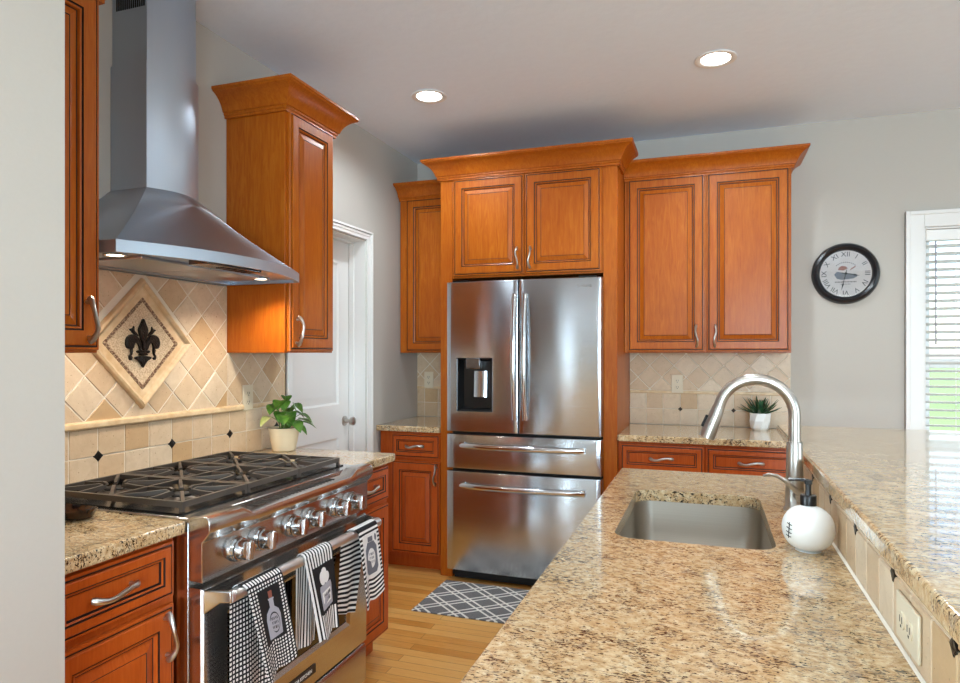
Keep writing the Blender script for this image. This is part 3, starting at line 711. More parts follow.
# bar splash
fs = FI(2.2925)
t = thing('tile_backsplash', 'narrow travertine tile strip under the bar top', 'backsplash', (2.29, 1.5, .914))
MB(fs).box(BY0, BY1-.02, .0005, .006, .9145, 1.031).build('grout_bed', 'grout', t)
m = MB(fs); sq_tiles(m, BY0, BY1-.02, .9155, 1.0305, .0965, .1005, (1.515, .915)); m.build('square_tiles', 'tile', t, ang=25)
MB(fs).loft([[(a, d, z) for d, z in ((.0095, .9147), (.0135, .9147), (.0095, .9195))] for a in (BY0, BY1-.09)]).build('caulk_line', 'grout', t)
accents(fs, [.945, 1.515-.29, 1.515, 1.807, 2.10, 2.39], 1.0155, t, .0145)
def outlet(xf, a, z, d, label, mat='outlet', w=.07, h=.115, rot=False):
    if rot: w, h = h, w
    p = xf(a, d, z); t = thing('wall_outlet', label, 'outlet', p, 'wall outlets')
    MB(xf).box(a-w/2, a+w/2, d, d+.005, z-h/2, z+h/2).build('cover_plate', mat, t, bevel=.002)
    for s in (-1, 1):
        ca, cz = (a+s*.02, z) if rot else (a, z+s*.02)
        m = MB(xf); P = [(ca+.0165*math.cos(k*math.pi/8), cz+.0135*math.sin(k*math.pi/8)) for k in range(16)]
        m.loft([[(x, dd, zz) for x, zz in P] for dd in (d+.004, d+.0075)]); r = m.build('receptacle', mat, t)
        m = MB(xf); m.box(ca-.007, ca-.0045, d+.007, d+.0079, cz-.004, cz+.006); m.box(ca+.0045, ca+.007, d+.007, d+.0079, cz-.004, cz+.006); m.box(ca-.0025, ca+.0025, d+.007, d+.0079, cz-.011, cz-.007)
        m.build('slots', 'black_matte', r)
outlet(fl, 2.481, 1.168, .0095, 'almond outlet on the range wall tile beside the pothos')
outlet(fb, 1.811, 1.175, .0135, 'almond outlet on the tile left of the aloe plant')
outlet(fb, .097, 1.178, .0135, 'almond outlet on the tile in the corner left of the refrigerator')
outlet(fs, 1.128, .968, .0095, 'pale outlet on the tile strip under the bar top', 'outlet', rot=True)

# ------------------------------------------------------------------ refrigerator
FY0 = 3.645
t = thing('refrigerator', 'stainless french door refrigerator with two lower drawers', 'refrigerator', (.977, 4.0, 0))
BX(.531, 1.423, 3.712, 4.34, .03, 1.785).build('body', 'black_plastic', t)
def fy(x): s = (x-.977)/.457; return FY0+.010*s*s
def curved(x0, x1, z0, z1, y1, hole=None, r=.008):
    m = MB(); n = 20
    xs = sorted({x0, x0+r*.3, x0+r, x1-r, x1-r*.3, x1, *[x0+r+(x1-x0-2*r)*k/n for k in range(1, n)], *(hole[:2] if hole else [])})
    zs = sorted({z0, z0+r*.3, z0+r, z1-r, z1-r*.3, z1, *(hole[2:] if hole else [])})
    def drop(v, a, b):
        e = min(v-a, b-v)
        return 0 if e >= r else r-math.sqrt(max(0, r*r-(r-e)**2))
    idx = {}
    V = []
    for i, x in enumerate(xs):
        for j, z in enumerate(zs): idx[i, j] = len(V); V.append((x, fy(x)+max(drop(x, x0, x1), drop(z, z0, z1)), z))
    F = []
    for i in range(len(xs)-1):
        for j in range(len(zs)-1):
            cx, cz = (xs[i]+xs[i+1])/2, (zs[j]+zs[j+1])/2
            if hole and hole[0] < cx < hole[1] and hole[2] < cz < hole[3]: continue
            F.append((idx[i, j], idx[i+1, j], idx[i+1, j+1], idx[i, j+1]))
    bnd = [idx[i, 0] for i in range(len(xs))]+[idx[len(xs)-1, j] for j in range(1, len(zs))]+[idx[i, len(zs)-1] for i in range(len(xs)-2, -1, -1)]+[idx[0, j] for j in range(len(zs)-2, 0, -1)]
    b0 = len(V); V += [(V[k][0], y1, V[k][2]) for k in bnd]; nb = len(bnd)
    for k in range(nb): q = (k+1) % nb; F.append((bnd[q], bnd[k], b0+k, b0+q))
    F.append(tuple(b0+k for k in range(nb)))
    m.add(V, F); return m
FX0, FX1, SPL = .514, 1.438, .963
HO = (.579, .806, 1.024, 1.342)
dl = curved(FX0, SPL-.003, .903, 1.795, 3.705, HO).build('door', 'fridge_steel', t)
drr = curved(SPL+.003, FX1, .903, 1.795, 3.705).build('door', 'fridge_steel', t)
d1_ = curved(FX0, FX1, .683, .888, 3.705).build('drawer', 'fridge_steel', t)
d2_ = curved(FX0, FX1, .075, .668, 3.705).build('drawer', 'fridge_steel', t)
BX(.54, 1.41, 3.72, 3.76, .012, .07).build('toe_grille', 'black_matte', t)
for x in (.60, 1.36): BX(x-.05, x+.05, 3.66, 3.73, 1.7955, 1.803).build('hinge_cover', 'black_plastic', t)
m = MB(); a0, a1, z0, z1 = HO; yb = 3.70
fr = [(a0, fy(a0), z0), (a1, fy(a1), z0), (a1, fy(a1), z1), (a0, fy(a0), z1)]; i_ = .006
R = [fr, [(p[0], p[1]-.002, p[2]) for p in fr], [(a0+i_, FY0+.008, z0+i_), (a1-i_, FY0+.008, z0+i_), (a1-i_, FY0+.008, z1-i_), (a0+i_, FY0+.008, z1-i_)], [(a0+.03, yb, z0+.02), (a1-.02, yb, z0+.02), (a1-.02, yb, z1-.02), (a0+.03, yb, z1-.02)]]
m.loft(R, cap=False); m.add(R[-1], [(0, 1, 2, 3)]); disp = m.build('dispenser_recess', 'black_plastic', dl)
BX(.639, .731, FY0-.004, 3.69, 1.276, 1.342).build('dispenser_spout', 'smoke_chrome', disp, bevel=.006)
m = MB(); m.loft([[(x0_, y0_, z_) for x0_, y0_ in ((.681, yy), (.70, yy-.008), (.742, yy-.008), (.761, yy), (.761, yy+.006), (.681, yy+.006))] for z_, yy in ((1.11, 3.672), (1.264, 3.682))]); m.build('dispenser_paddle', 'fridge_steel', disp)
for s, x in ((-1, .944), (1, 1.006)):
    P = []; 
    for k in range(21):
        u = k/20*2-1; P.append((x, fy(x)-.018-.034*(1-u*u), 1.348+u*.362))
    par = dl if s < 0 else drr
    h = MB(); h.tube(P, .0145, 12, 0, .010, up=(1, 0, 0))
    for zz in (.995, 1.701): h.box(x-.011, x+.011, fy(x)-.022, fy(x)-.0005, zz-.012, zz+.012)
    h.build('door_handle', 'chrome', par)
for z, par in ((.824, d1_), (.588, d2_)):
    P = []
    for k in range(21):
        u = k/20*2-1; x = .978+u*.368; P.append((x, fy(x)-.020-.030*(1-u**4), z))
    h = MB(); h.tube(P, .0165, 14, 0, .011, up=(0, 0, 1))
    for x in (.622, 1.334): h.box(x-.014, x+.014, fy(x)-.03, fy(x)-.0005, z-.017, z+.017)
    h.build('drawer_handle', 'chrome', par)
text('lettering', 'SAMSUNG', .018, (1.343, fy(1.343)-.0012, 1.746), (R90, 0, 0), 'etched', drr)

# ------------------------------------------------------------------ range
RY0, RY1 = 1.433, 2.346; RC = (RY0+RY1)/2
t = thing('range', 'stainless six burner gas range with towels on its oven door', 'range', (.35, RC, 0))
fr_ = lambda x, z, y: (x, y, z)
m = MB(); m.prism([(.03, .1), (.655, .1), (.655, .905), (.03, .905)], fr_, RY0, RY1); m.build('body', 'range_steel', t, bevel=.002)
m = MB(); m.prism([(.03, .9055), (.66, .9055), (.66, .918), (.03, .918)], fr_, RY0, RY1); m.build('cooktop', 'range_steel', t, bevel=.003)
BX(.055, .612, 1.455, 2.312, .9185, .9225).build('burner_pan', 'cooktop', t)
BX(.0125, .045, RY0, RY1, .90, .938).build('back_trim', 'range_steel', t, bevel=.003)
prof = [(.656, .748), (.7025, .745), (.7025, .855), (.7255, .882), (.7275, .888), (.7275, .912), (.722, .922), (.712, .926), (.672, .926), (.656, .919)]
low = [(.656, .748), (.7025, .745), (.7025, .855), (.7255, .875), (.7275, .880), (.7275, .893), (.722, .901), (.712, .904), (.672, .906), (.656, .9065)]
m = MB(); E_ = .14
m.loft([[(x, y, z) for x, z in p] for y, p in ((RY0, prof), (RY0+E_, prof), (RY0+E_+.045, low), (RY1-E_-.02, low), (RY1-E_+.025, prof), (RY1, prof))])
m.build('control_panel', 'range_steel', t, ang=30, bevel=.002)
m = MB()
for k in range(22): m.box(.664, .700, RY0+.235+k*.0205, RY0+.245+k*.0205, .9066, .9072)
m.build('vent_slots', 'black_matte', t)
for c in (RC-.27, RC, RC+.27):
    for s in (-.053, .053):
        y = c+s; z = .804
        k = MB(); k.lathe([(0, 0), (.037, 0), (.037, .005), (.034, .013), (.032, .017), (.032, .020), (.0285, .0205), (.0285, .043), (.0265, .049), (0, .0495)], (.7028, y, z), (1, 0, 0), 32); kb = k.build('knob', 'chrome', t)
        k = MB(); k.box(.747, .7605, y-.0085, y+.0085, z-.0275, z+.0275); k.build('grip', 'range_steel', kb, bevel=.003)
        k = MB(); k.lathe([(.0322, .0171), (.0326, .0171), (.0326, .0198), (.0322, .0198), (.0322, .0171)], (.7028, y, z), (1, 0, 0), 32); k.build('dial_ring', 'black_plastic', kb)
# oven door
dz0, dz1 = .218, .728
m = MB(FL(.656)); wy0, wy1, wz0, wz1 = RY0+.10, RY1-.135, .33, .635
def rr4(i, d): return [(RY0+.003+i, d, dz0+i), (RY1-.003-i, d, dz0+i), (RY1-.003-i, d, dz1-i), (RY0+.003+i, d, dz1-i)]
def ww(i, d): return [(wy0+i, d, wz0+i), (wy1-i, d, wz0+i), (wy1-i, d, wz1-i), (wy0+i, d, wz1-i)]
m.loft([rr4(0, 0), rr4(0, .038), rr4(.005, .046), ww(0, .046), ww(.014, .036), ww(.014, .03)], cap=False); m.add(rr4(0, 0), [(3, 2, 1, 0)]); m.add(ww(.014, .03), [(0, 1, 2, 3)])
od = m.build('oven_door', 'range_steel', t, ang=25)
MB(FL(.656)).box(wy0+.0145, wy1-.0145, .0305, .034, wz0+.0145, wz1-.0145).build('oven_window', 'oven_glass', od)
HXc, HZ, HR = .768, .706, .0172
m = MB(); m.tube([(HXc, RY0+.035, HZ), (HXc, RY1-.035, HZ)], HR, 18); hb = m.build('handle_bar', 'satin_bar', od)
for y, s in ((RY0+.003, 1), (RY1-.003, -1)):
    m = MB(); P0 = [(.7025, y, .725), (.7025, y, .66), (.7025, y+s*.014, .655), (.7025, y+s*.014, .725)]
    P1 = [(.742, y+s*.018, .722), (.742, y+s*.018, .689), (.742, y+s*.036, .689), (.742, y+s*.036, .722)]
    P2 = [(.774, y+s*.026, .722), (.774, y+s*.026, .690), (.774, y+s*.046, .690), (.774, y+s*.046, .722)]
    m.loft([P0, P1, P2]); m.build('handle_bracket', 'range_steel', od, bevel=.003)
BX(.703, .706, RC-.085, RC+.085, .258, .289).build('badge', 'badge', od, bevel=.001)
text('badge_lettering', 'THOR KITCHEN', .0165, (.7065, RC, .2735), (R90, 0, R90), 'white_cloth', od)
m = MB(); m.prism([(.60, .05), (.685, .05), (.698, .06), (.698, .192), (.690, .204), (.656, .206), (.60, .206)], fr_, RY0+.003, RY1-.003); m.build('kick_drawer', 'range_steel', t, bevel=.002)
m = MB()
for y in (RY0+.06, RY1-.06):
    for x in (.1, .57): m.lathe([(0, 0), (.02, 0), (.02, .05), (.014, .06), (.014, .101), (0, .101)], (x, y, .001), seg=16)
m.build('feet', 'black_plastic', t)
# burners and grates
GX0, GX1 = .063, .602
for gi in range(3):
    y0 = 1.467+gi*.279; y1 = y0+.276; yc = (y0+y1)/2
    for x in (.198, .468):
        m = MB(); m.lathe([(0, 0), (.05, 0), (.05, .006), (.036, .010), (.034, .012), (0, .012)], (x, yc, .9227), seg=24); b = m.build('burner', 'iron', t)
        m = MB(); m.lathe([(0, .012), (.03, .012), (.031, .015), (.027, .019), (0, .0195)], (x, yc, .9227), seg=24); m.build('burner_cap', 'black_matte', b)
    zt = .952; g = MB(); h = .017; w = .011
    g.box(GX0, GX0+w, y0, y1, zt-h, zt); g.box(GX1-w, GX1, y0, y1, zt-h, zt); g.box(GX0+w, GX1-w, y0, y0+w, zt-h, zt); g.box(GX0+w, GX1-w, y1-w, y1, zt-h, zt)
    g.box((GX0+GX1)/2-w/2, (GX0+GX1)/2+w/2, y0+w, y1-w, zt-h*.8, zt)
    for x in (GX0, GX1-w):
        for y in (y0, y1-w): g.box(x, x+w, y, y+w, .9227, zt-h)
    for bx in (.198, .468):
        for k in range(8):
            a = k*math.pi/4; ca, sa = math.cos(a), math.sin(a)
            lim = []
            xa, xb = (GX0+w, (GX0+GX1)/2-w/2) if bx < .33 else ((GX0+GX1)/2+w/2, GX1-w)
            if abs(ca) > .01: lim.append(((xb if ca > 0 else xa)-bx)/ca)
            if abs(sa) > .01: lim.append(((y1-w if sa > 0 else y0+w)-yc)/sa)
            L = min(lim)+.002; r0 = .033; q = .006
            pts = [(r0, zt-.007, zt-.001), (r0+.012, zt-.010, zt+.004), (L*.6+.01, zt-.012, zt+.001), (L, zt-.014, zt)]
            g.loft([[(bx+ca*r+sa*s_, yc+sa*r-ca*s_, z_) for s_, z_ in ((-q, za), (q, za), (q*.8, zb), (-q*.8, zb))] for r, za, zb in pts])
    g.build('grate', 'iron', t)
# towels on the handle
def towel(name, label, mat, front, back, bow, patch, motif, seedv):
    """front/back: corner (y,z) of each hanging flap: top-left, top-right, bottom-right, bottom-left"""
    t = thing(name, label, 'towel', (HXc, (front[0][0]+front[1][0])/2, HZ+.016), 'towels on the oven handle')
    q = random.Random(seedv); ph = q.uniform(0, 6)
    xo = HXc+HR+.0035
    def bil(c, s, u): return [(c[0][k]*(1-s)+c[1][k]*s)*(1-u)+(c[3][k]*(1-s)+c[2][k]*s)*u for k in (0, 1)]
    def ffront(s, u, off=0):
        y, z = bil(front, s, u); x = xo+bow*u*(1-.3*u)+.007*u*math.sin(s*7.5+ph)+.003*math.sin(s*13+ph)*u; return (x+off, y, z-.012*u*abs(math.sin(s*5.2+ph)))
    def fback(s, u):
        y, z = bil(back, s, u); x = HXc-HR-.0035-.012*u*(.4+.5*math.sin(s*9+ph)); return (max(x, .7105), y, z)
    NS, NU = 26, 26; V = []; UV = []; F = []; rows = []
    for i in range(NU, -1, -1): rows.append(('b', i/NU))
    for a in range(7): rows.append(('o', a/6))
    for i in range(0, NU+1): rows.append(('f', i/NU))
    for kd, u in rows:
        for j in range(NS+1):
            s = j/NS
            if kd == 'b': p = fback(s, u); uvv = 1.0+u*.95
            elif kd == 'f': p = ffront(s, u); uvv = .92-u*.92
            else:
                pb, pf = fback(s, 0), ffront(s, 0); A = math.pi*(1-u); rad = HR+.0035
                p = (HXc+rad*math.cos(A), pb[1]*(1-u)+pf[1]*u, HZ+rad*math.sin(A)+(pb[2]*(1-u)+pf[2]*u-HZ)*.3); uvv = 1.0-.08*u
            V.append(p); UV.append((s, uvv))
    n = NS+1
    for r in range(len(rows)-1):
        for j in range(NS): F.append((r*n+j, r*n+j+1, (r+1)*n+j+1, (r+1)*n+j))
    m = MB(); m.add(V, F); m.uv = UV; o = m.build('cloth', mat, t, ang=80)
    sm = o.modifiers.new('thick', 'SOLIDIFY'); sm.thickness = .0022; sm.offset = 0
    s0, s1, u0, u1 = patch
    def pm(a, b, off): return ffront(s0+(s1-s0)*a, u0+(u1-u0)*b, off)
    def patchgrid(m, a0, a1, b0, b1, off, k=10):
        vs = [pm(a0+(a1-a0)*i/k, b0+(b1-b0)*j/k, off) for j in range(k+1) for i in range(k+1)]
        vb = [pm(a0+(a1-a0)*i/k, b0+(b1-b0)*j/k, off-.001) for j in range(k+1) for i in range(k+1)]
        w = k+1; top = [(j*w+i, j*w+i+1, (j+1)*w+i+1, (j+1)*w+i) for j in range(k) for i in range(k)]
        N = w*w; ring = [i for i in range(w)]+[j*w+k for j in range(1, w)]+[k*w+i for i in range(k-1, -1, -1)]+[j*w for j in range(k-1, 0, -1)]
        m.add(vs+vb, top+[tuple(N+x for x in reversed(f)) for f in top]+[(ring[i], ring[(i+1) % len(ring)], N+ring[(i+1) % len(ring)], N+ring[i]) for i in range(len(ring))])
    def poly(m, pts, off):
        m.loft([[pm(a, b, o_) for a, b in pts] for o_ in (off-.0006, off)])
    m = MB(); patchgrid(m, 0, 1, 0, 1, .0035); pt = m.build('sewn_patch', motif['ground'], t)
    for nm, mt, pts, off in motif['shapes']:
        m = MB()
        for P in pts: poly(m, P, off)
        m.build(nm, mt, pt)
    return t
def strokes(rows, a0, a1, b0, db, seedv):
    q = random.Random(seedv); out = []
    for r in range(rows):
        a = a0+q.uniform(0, .03); b = b0+r*db
        while a < a1:
            w = q.uniform(.03, .06); out.append([(a, b), (a+.022, b), (a+.022+q.uniform(-.01, .02), b+db*.62), (a+q.uniform(-.01, .02), b+db*.62)]); a += w+.012
    return out
def ell(ca, cb, ra, rb, n=20): return [(ca+ra*math.cos(2*math.pi*k/n), cb+rb*math.sin(2*math.pi*k/n)) for k in range(n)]
m1 = dict(ground='black_cloth', shapes=[
    ('bottle_print', 'grey_cloth', [[(.42, .24), (.62, .24), (.62, .38), (.80, .46), (.86, .56), (.84, .93), (.2, .93), (.18, .56), (.24, .46), (.42, .38)], [(.39, .215), (.65, .215), (.65, .245), (.39, .245)]], .0046),
    ('cork_print', 'ink_red', [[(.43, .08), (.61, .08), (.60, .21), (.44, .21)]], .0046),
    ('label_print', 'black_cloth', [ell(.52, .68, .25, .2)], .0053), ('label_face_print', 'grey_cloth', [ell(.52, .68, .22, .175)], .006), ('lettering_print', 'black_cloth', strokes(3, .36, .66, .57, .085, 3), .0067)])
m2 = dict(ground='black_cloth', shapes=[
    ('jar_print', 'grey_cloth', [[(.22, .42), (.80, .42), (.84, .5), (.84, .92), (.18, .92), (.18, .5)]], .0046),
    ('stack_print', 'white_cloth', [ell(.42, .27, .16, .15), ell(.6, .3, .15, .12), ell(.5, .16, .12, .09)], .0049),
    ('label_print', 'white_cloth', [[(.26, .56), (.76, .56), (.76, .84), (.26, .84)]], .0053), ('lettering_print', 'black_cloth', strokes(2, .32, .70, .6, .12, 5), .006)])
m3 = dict(ground='white_cloth', shapes=[
    ('jar_print', 'ink_grey', [[(.3, .2), (.72, .2), (.88, .34), (.88, .82), (.78, .92), (.24, .92), (.14, .82), (.14, .34)], [(.34, .08), (.66, .08), (.66, .19), (.34, .19)], ell(.86, .14, .06, .08, 10)], .0046),
    ('label_print', 'white_cloth', [ell(.5, .56, .25, .22)], .0053), ('lettering_print', 'ink_grey', strokes(3, .34, .64, .44, .09, 8), .006)])
zt = HZ+.004
towel('dish_towel', 'black and white checked towel with bottle patch, nearest on the oven handle', 'check', [(1.512, zt), (1.668, zt), (1.715, .452), (1.578, .430)], [(1.49, zt), (1.655, zt), (1.66, .34), (1.50, .35)], .018, (.2, .82, .06, .66), m1, 1)
towel('dish_towel', 'narrow striped black and white towel with jar patch, middle of the oven handle', 'vstripe', [(1.785, zt), (1.945, zt), (1.968, .445), (1.862, .425)], [(1.80, zt), (1.94, zt), (1.92, .40), (1.80, .405)], .014, (.14, .94, .13, .70), m2, 2)
towel('dish_towel', 'wide striped black and white towel with white patch, farthest on the oven handle', 'hstripe', [(2.125, zt), (2.268, zt), (2.295, .455), (2.155, .43)], [(2.075, zt), (2.255, zt), (2.17, .40), (2.062, .43)], .016, (.12, .86, .06, .68), m3, 3)

# ------------------------------------------------------------------ hood
HCY = 1.885
def bow(half, side, mid, z, n=18):
    P = [(.001, HCY-half, z)]
    for k in range(n+1):
        u = k/n*2-1; P.append((side+(mid-side)*(1-u*u), HCY+u*half, z))
    return P+[(.001, HCY+half, z)]
t = thing('range_hood', 'stainless chimney range hood with curved front above the range', 'range hood', (.2, HCY, 1.66))
HS, HM, HH, ZR0, ZR1 = .39, .515, .447, 1.664, 1.700
m = MB(); 
ins = lambda z: bow(HH-.012, HS-.012, HM-.012, z)
m.loft([bow(HH, HS, HM, ZR1), bow(HH, HS, HM, ZR0), ins(ZR0), ins(ZR0+.012)], cap=False); m.add(ins(ZR0+.012), [tuple(range(21))]); m.add(bow(HH, HS, HM, ZR1), [tuple(range(21))])
m.build('rim', 'hood_steel', t, ang=30)
CH, CS, CM, ZC = .122, .165, .207, 1.945
m = MB(); rings = []
for k in range(13):
    u = k/12; s = u**1.0; zz = ZR1+.0005+(ZC-ZR1)*(u+.0*u); w = 1-(1-(1-u)**1.0)
    f = (1-u)-.075*math.sin(math.pi*u)*(.6)
    rings.append(bow(CH+(HH-CH)*f, CS+(HS-CS)*f, CM+(HM-CM)*f, zz))
m.loft(rings); m.build('canopy', 'hood_steel', t, ang=30)
m = MB(); m.loft([bow(CH, CS, CM, ZC), bow(CH, CS, CM, 2.385)]); m.build('lower_chimney', 'hood_steel', t, ang=30)
m = MB(); m.loft([bow(CH-.007, CS-.006, CM-.007, 2.3852), bow(CH-.007, CS-.006, CM-.007, 2.742)]); uc = m.build('upper_chimney', 'hood_steel', t, ang=30)
m = MB()
for k in range(14): m.box(.02+k*.0095, .0255+k*.0095, HCY-CH+.0055, HCY-CH+.0075, 2.58, 2.632)
m.build('vent_slots', 'black_matte', uc)
for y0, y1 in ((HCY-.30, HCY-.003), (HCY+.003, HCY+.30)):
    m = MB(); m.box(.06, .33, y0, y1, ZR0+.003, ZR0+.0115)
    f = m.build('grease_filter', 'hood_steel', t, bevel=.002)
for y in (1.515, 2.2):
    m = MB(); m.lathe([(.024, .0), (.034, 0), (.034, .008), (.024, .008), (.024, 0)], (.30, y, ZR0+.0035)); r = m.build('lamp_ring', 'chrome', t)
    m = MB(); m.lathe([(0, .0015), (.0235, .0015), (.0235, .006), (0, .006)], (.30, y, ZR0+.0035)); m.build('lamp_lens', 'hood_lamp', r)
    lamp('hood_lamp', 'SPOT', (.30, y, ZR0-.003), 14, (0, 0, 0), col=(1, .90, .76), spot_size=2.5, spot_blend=.8, shadow_soft_size=.025)
m = MB(); m.loft([[(x, y, z) for x, y in ((.405, 1.70), (.485, 1.70), (.490, 1.96), (.43, 1.97))] for z in (ZR0-.006, ZR0+.011)]); cp = m.build('control_strip', 'smoke_chrome', t, bevel=.003)
BX(.002, .052, HCY-.434, HCY+.434, ZR0+.001, ZR0+.0115).build('back_plate', 'hood_steel', t)
for k in range(5): BX(.437, .47, 1.79+k*.031, 1.807+k*.031, ZR0-.0085, ZR0-.0058).build('button', 'black_plastic', cp)

# ------------------------------------------------------------------ wall clock
CX, CZ, CR = 2.756, 1.836, .178
t = thing('wall_clock', 'round black rimmed clock with roman numerals beside the window', 'clock', (CX, D, CZ))
nY = (0, -1, 0)
m = MB(); m.lathe([(0, .002), (CR, .002), (CR, .02), (CR-.008, .034), (CR-.022, .040), (CR-.036, .032), (CR-.042, .018), (0, .018)], (CX, D, CZ), nY, 56); m.build('rim', 'clock_rim', t)
m = MB(); m.lathe([(0, .0185), (CR-.0425, .0185), (CR-.0425, .0195), (0, .0195)], (CX, D, CZ), nY, 48); face = m.build('face', 'clock_face', t)
fd = D-.0203
for k, s in enumerate(['XII', 'I', 'II', 'III', 'IV', 'V', 'VI', 'VII', 'VIII', 'IX', 'X', 'XI']):
    a = math.radians(k*30); r = .112
    text('numeral', s, .040, (CX+r*math.sin(a), fd, CZ+r*math.cos(a)), (R90, a, 0), 'ink', face)
def flat(m, pts, y, mt=0): m.loft([[(CX+a, y-dd, CZ+b) for a, b in pts] for dd in (0, .0005)], mt)
m = MB()
flat(m, [(-.06, -.005), (-.045, .012), (.0, .004), (.055, -.004), (.062, -.018), (.04, -.03), (-.02, -.036), (-.045, -.03)], fd)
m.build('emblem_print', 'ink_grey', face)
m = MB(); flat(m, [(-.04, .022), (-.01, .018), (.012, .03), (.0, .042), (-.02, .046), (-.035, .036)], fd); flat(m, [(.02, .016), (.05, .036), (.055, .046), (.03, .03)], fd); m.build('flourish_print', 'ink_red', face)
m = MB(); q = random.Random(4)
for k in range(15):
    x = -.055+k*.0076; flat(m, [(x, -.052+q.uniform(-.001, .001)), (x+.0042, -.052), (x+.0046, -.0455), (x+.0006, -.0455)], fd)
for k in range(11):
    a = math.radians(-40+k*8); x, z = .074*math.sin(a), .074*math.cos(a)-.008; flat(m, [(x-.002, z-.003), (x+.002, z-.003), (x+.0024, z+.003), (x-.0016, z+.003)], fd)
for k in range(7): x = -.025+k*.0075; flat(m, [(x, -.064), (x+.004, -.064), (x+.004, -.060), (x, -.060)], fd)
m.build('lettering_print', 'ink', face)
def hand(name, ang, L, w, y):
    m = MB(); a = math.radians(ang); d = (math.sin(a), math.cos(a)); n = (d[1], -d[0])
    def p(l, s): return (CX+d[0]*l+n[0]*s, CZ+d[1]*l+n[1]*s)
    P = [p(-.022, -w), p(L*.55, -w*.6), p(L*.62, -w*2.4), p(L*.78, -w*1.2), p(L, 0), p(L*.78, w*1.2), p(L*.62, w*2.4), p(L*.55, w*.6), p(-.022, w)]
    m.loft([[(x, y-dd, z) for x, z in P] for dd in (0, .001)]); m.build(name, 'ink', t)
hand('hour_hand', 101, .075, .0022, D-.023); hand('minute_hand', 193, .105, .0019, D-.0255)
m = MB(); m.lathe([(0, .0195), (.007, .0195), (.007, .028), (0, .029)], (CX, D, CZ), nY, 16); m.build('hub', 'ink', t)
m = MB(); m.lathe([(0, .029), (CR-.041, .029), (CR-.041, .0305), (0, .0305)], (CX, D, CZ), nY, 48); m.build('glass_cover', 'glass', t)

# ------------------------------------------------------------------ recessed lights
LIGHTS = [(.59, 3.22, 'recessed ceiling light in front of the refrigerator, left one of two', 38), (2.03, 3.25, 'recessed ceiling light above the right cabinets, larger of two', 48),
          (2.03, 1.6, 'added ceiling light above the island, out of view, to brighten the room', 26),  # this lamp and all after it are added, unseen, to brighten the room
          (1.3, -.4, 'added ceiling light behind the camera, left, to brighten the room', 42), (3.4, -.4, 'added ceiling light behind the camera, right, to brighten the room', 42), (3.75, 1.6, 'added ceiling light beyond the bar, out of view, to brighten the room', 26), (5.0, 2.6, 'added ceiling light in the breakfast corner, out of view, to brighten the room', 26)]
for x, y, lab, pw in LIGHTS:
    t = thing('recessed_light', lab, 'ceiling light', (x, y, H), 'recessed ceiling lights')
    m = MB(); m.lathe([(.066, -.001), (.094, -.001), (.094, -.005), (.088, -.007), (.072, -.004), (.066, -.0015)], (x, y, H), seg=40); m.build('trim_ring', 'trim', t)
    m = MB(); m.lathe([(0, -.0012), (.0658, -.0012), (.0658, -.003), (0, -.004)], (x, y, H), seg=32); m.build('lens', 'lamp', t)
    lamp('recessed_lamp', 'SPOT', (x, y, H-.008), pw*1.35, (0, 0, 0), col=(.80, .92, 1.0), spot_size=2.75, spot_blend=.7, shadow_soft_size=.05)

# ------------------------------------------------------------------ rug, plants, spoon rest
m = MB(); m.box(.508, 1.42, 3.172, 3.66, .001, .008)
tag(m.build('rug', 'rug', bevel=.003), 'grey rug with white trellis pattern in front of the refrigerator', 'rug')
def leaf(m, base, tip, w, droop, seg=6, fold=.25, up=(0, 0, 1)):
    b, e = Vector(base), Vector(tip); dirv = e-b; side = dirv.cross(Vector(up))
    if side.length < 1e-4: side = Vector((1, 0, 0))
    side.normalize(); nrm = side.cross(dirv).normalized(); V = []; F = []
    for i in range(seg+1):
        u = i/seg; c = b+dirv*u+Vector((0, 0, -droop*u*u)); ww = w*math.sin(math.pi*min(1, u*.92+.08))**.8*(1-.25*u) if i < seg else .0006
        for s in (-1, 0, 1): V.append(c+side*(s*ww)+nrm*(abs(s)*ww*fold))
    o = len(V)
    V2 = V+[p-nrm*.0007 for p in V]
    for i in range(seg):
        for s in (0, 1): a = i*3+s; F += [(a, a+1, a+4, a+3), (o+a+3, o+a+4, o+a+1, o+a)]
    for i in range(seg): F += [(i*3, i*3+3, o+i*3+3, o+i*3), (i*3+5, i*3+2, o+i*3+2, o+i*3+5)]
    F += [(1, 0, o, o+1), (2, 1, o+1, o+2)]
    m.add(V2, F)
def pot(m, c, prof, seg=32): m.lathe(prof, c, seg=seg)
px, py, pz = .118, 2.605, .9145
t = thing('potted_pothos', 'leafy green pothos in a cream pot on the range countertop', 'potted plant', (px, py, pz))
m = MB(); pot(m, (px, py, pz), [(0, 0), (.050, 0), (.054, .004), (.062, .05), (.071, .104), (.071, .108), (.066, .108), (.063, .09), (0, .09)]); m.build('pot', 'cream_ceramic', t)
m = MB(); pot(m, (px, py, pz), [(0, .0905), (.0625, .0905), (.0635, .097), (0, .099)]); m.build('soil', 'soil', t)
q = random.Random(11)
sp = [(-.03, -.13, .15), (.01, -.12, .20), (.05, -.07, .215), (.10, .0, .20), (.12, .05, .155), (.115, .09, .12), (.03, .10, .20), (-.02, .07, .18), (.13, -.06, .13), (.09, -.13, .16), (.06, .13, .13), (.0, .02, .235), (.05, .03, .19), (.08, -.04, .17), (.02, -.07, .17), (.11, .02, .105), (.03, -.09, .22), (.07, .06, .165), (-.04, -.05, .2), (.09, -.08, .15)]
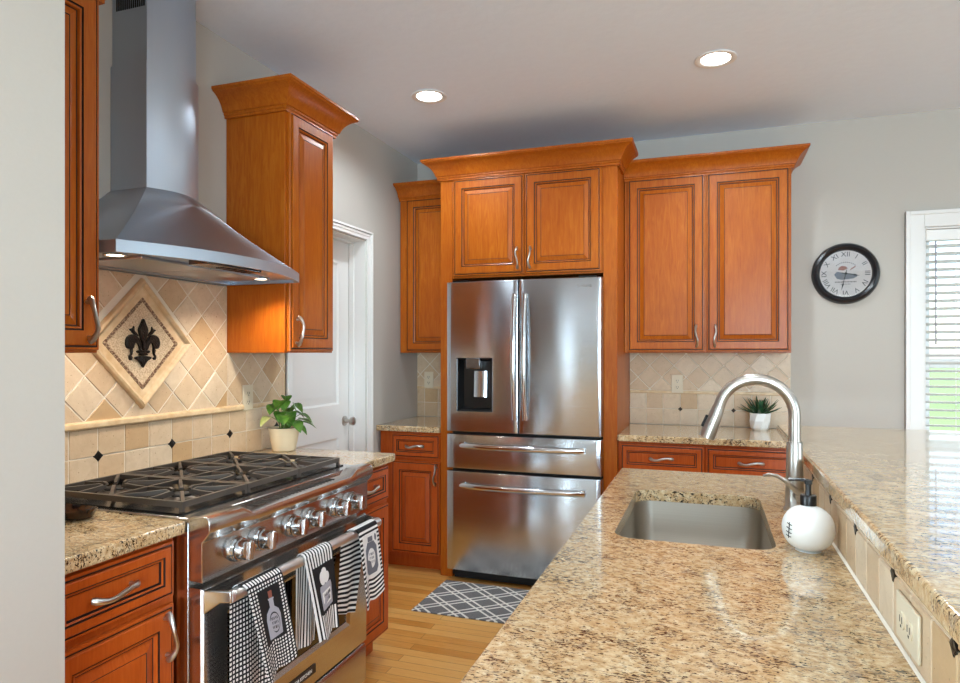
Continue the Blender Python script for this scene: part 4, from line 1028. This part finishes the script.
for k, (dx, dy, dz) in enumerate(sp):
    a = math.atan2(dy, dx); r = math.hypot(dx, dy); b = (px+.02*math.cos(a), py+.02*math.sin(a), pz+.097)
    j = (px+dx*.55, py+dy*.55, pz+max(.115, dz*1.08)); e = (max(.03, px+dx*1.02), py+dy*1.02, pz+dz*1.06)
    m = MB(); m.tube([b, ((b[0]+j[0])/2-.1*dx, (b[1]+j[1])/2-.1*dy, (b[2]+j[2])/2+.012), j], [.0026, .002, .0014], 6); m.build('stem', 'stem', t)
    m = MB(); leaf(m, j, e, (.030+.009*q.random()), .025+.02*q.random(), fold=.3); m.build('leaf', 'leaf_pale' if k == 0 else 'leaf', t)
ax, ay, az = 2.287, 4.235, .9145
t = thing('potted_aloe', 'dark spiky aloe in a white faceted pot behind the faucet', 'potted plant', (ax, ay, az))
m = MB(); rings = []
for r, h, tw in ((.044, 0, 0), (.052, .012, 0), (.060, .055, .26), (.062, .10, .52), (.056, .10, .52), (.054, .086, .5)): rings.append([(ax+r*math.cos(tw+k*math.pi/4), ay+r*math.sin(tw+k*math.pi/4), az+h) for k in range(8)])
m.loft(rings); m.build('pot', 'white_ceramic', t, ang=12)
m = MB(); m.lathe([(0, .087), (.05, .087), (.05, .092), (0, .093)], (ax, ay, az), seg=16); m.build('soil', 'soil', t)
k = 0
for ring, (n, el, L) in enumerate(((11, 14, .115), (9, 38, .115), (6, 64, .105), (3, 82, .09))):
    for i in range(n):
        a = 2*math.pi*(i+.37*ring)/n+.2*q.random(); e = math.radians(el+q.uniform(-6, 6)); LL = L*q.uniform(.88, 1.08)
        d = Vector((math.cos(a)*math.cos(e), math.sin(a)*math.cos(e), math.sin(e))); b = Vector((ax, ay, az+.093))+Vector((d.x, d.y, 0))*.014
        P = [b, b+d*LL*.35+Vector((0, 0, .004)), b+d*LL*.7+Vector((0, 0, .010)), b+d*LL+Vector((0, 0, .022 if el < 50 else .0))]
        P = [Vector((v.x, min(v.y, D-.022), v.z)) for v in P]
        MB().tube(P, [.009, .0105, .006, .0008], 8, 0, [.005, .005, .003, .0006], up=(-d.y, d.x, .001)).build('leaf', 'aloe', t)
# spoon rest by the range
t = thing('spoon_rest', 'dark glossy spoon rest on the countertop left of the range', 'spoon rest', (.36, 1.345, .9145))
m = MB(); n = 28; rings = []
def oval(s, z, sx=.075, sy=.045): 
    return [(.335+sx*s*math.cos(2*math.pi*k/n)*(1+.08*math.sin(2*math.pi*k/n*2)), 1.345+sy*s*math.sin(2*math.pi*k/n), .9146+z+(.004*math.cos(4*math.pi*k/n) if s > .85 else 0)) for k in range(n)]
for s, z in ((.6, 0), (.8, .004), (1, .027), (.97, .029), (.78, .010), (.5, .005)): rings.append(oval(s, z))
m.loft(rings); m.build('dish', 'spoon_glaze', t, ang=50)
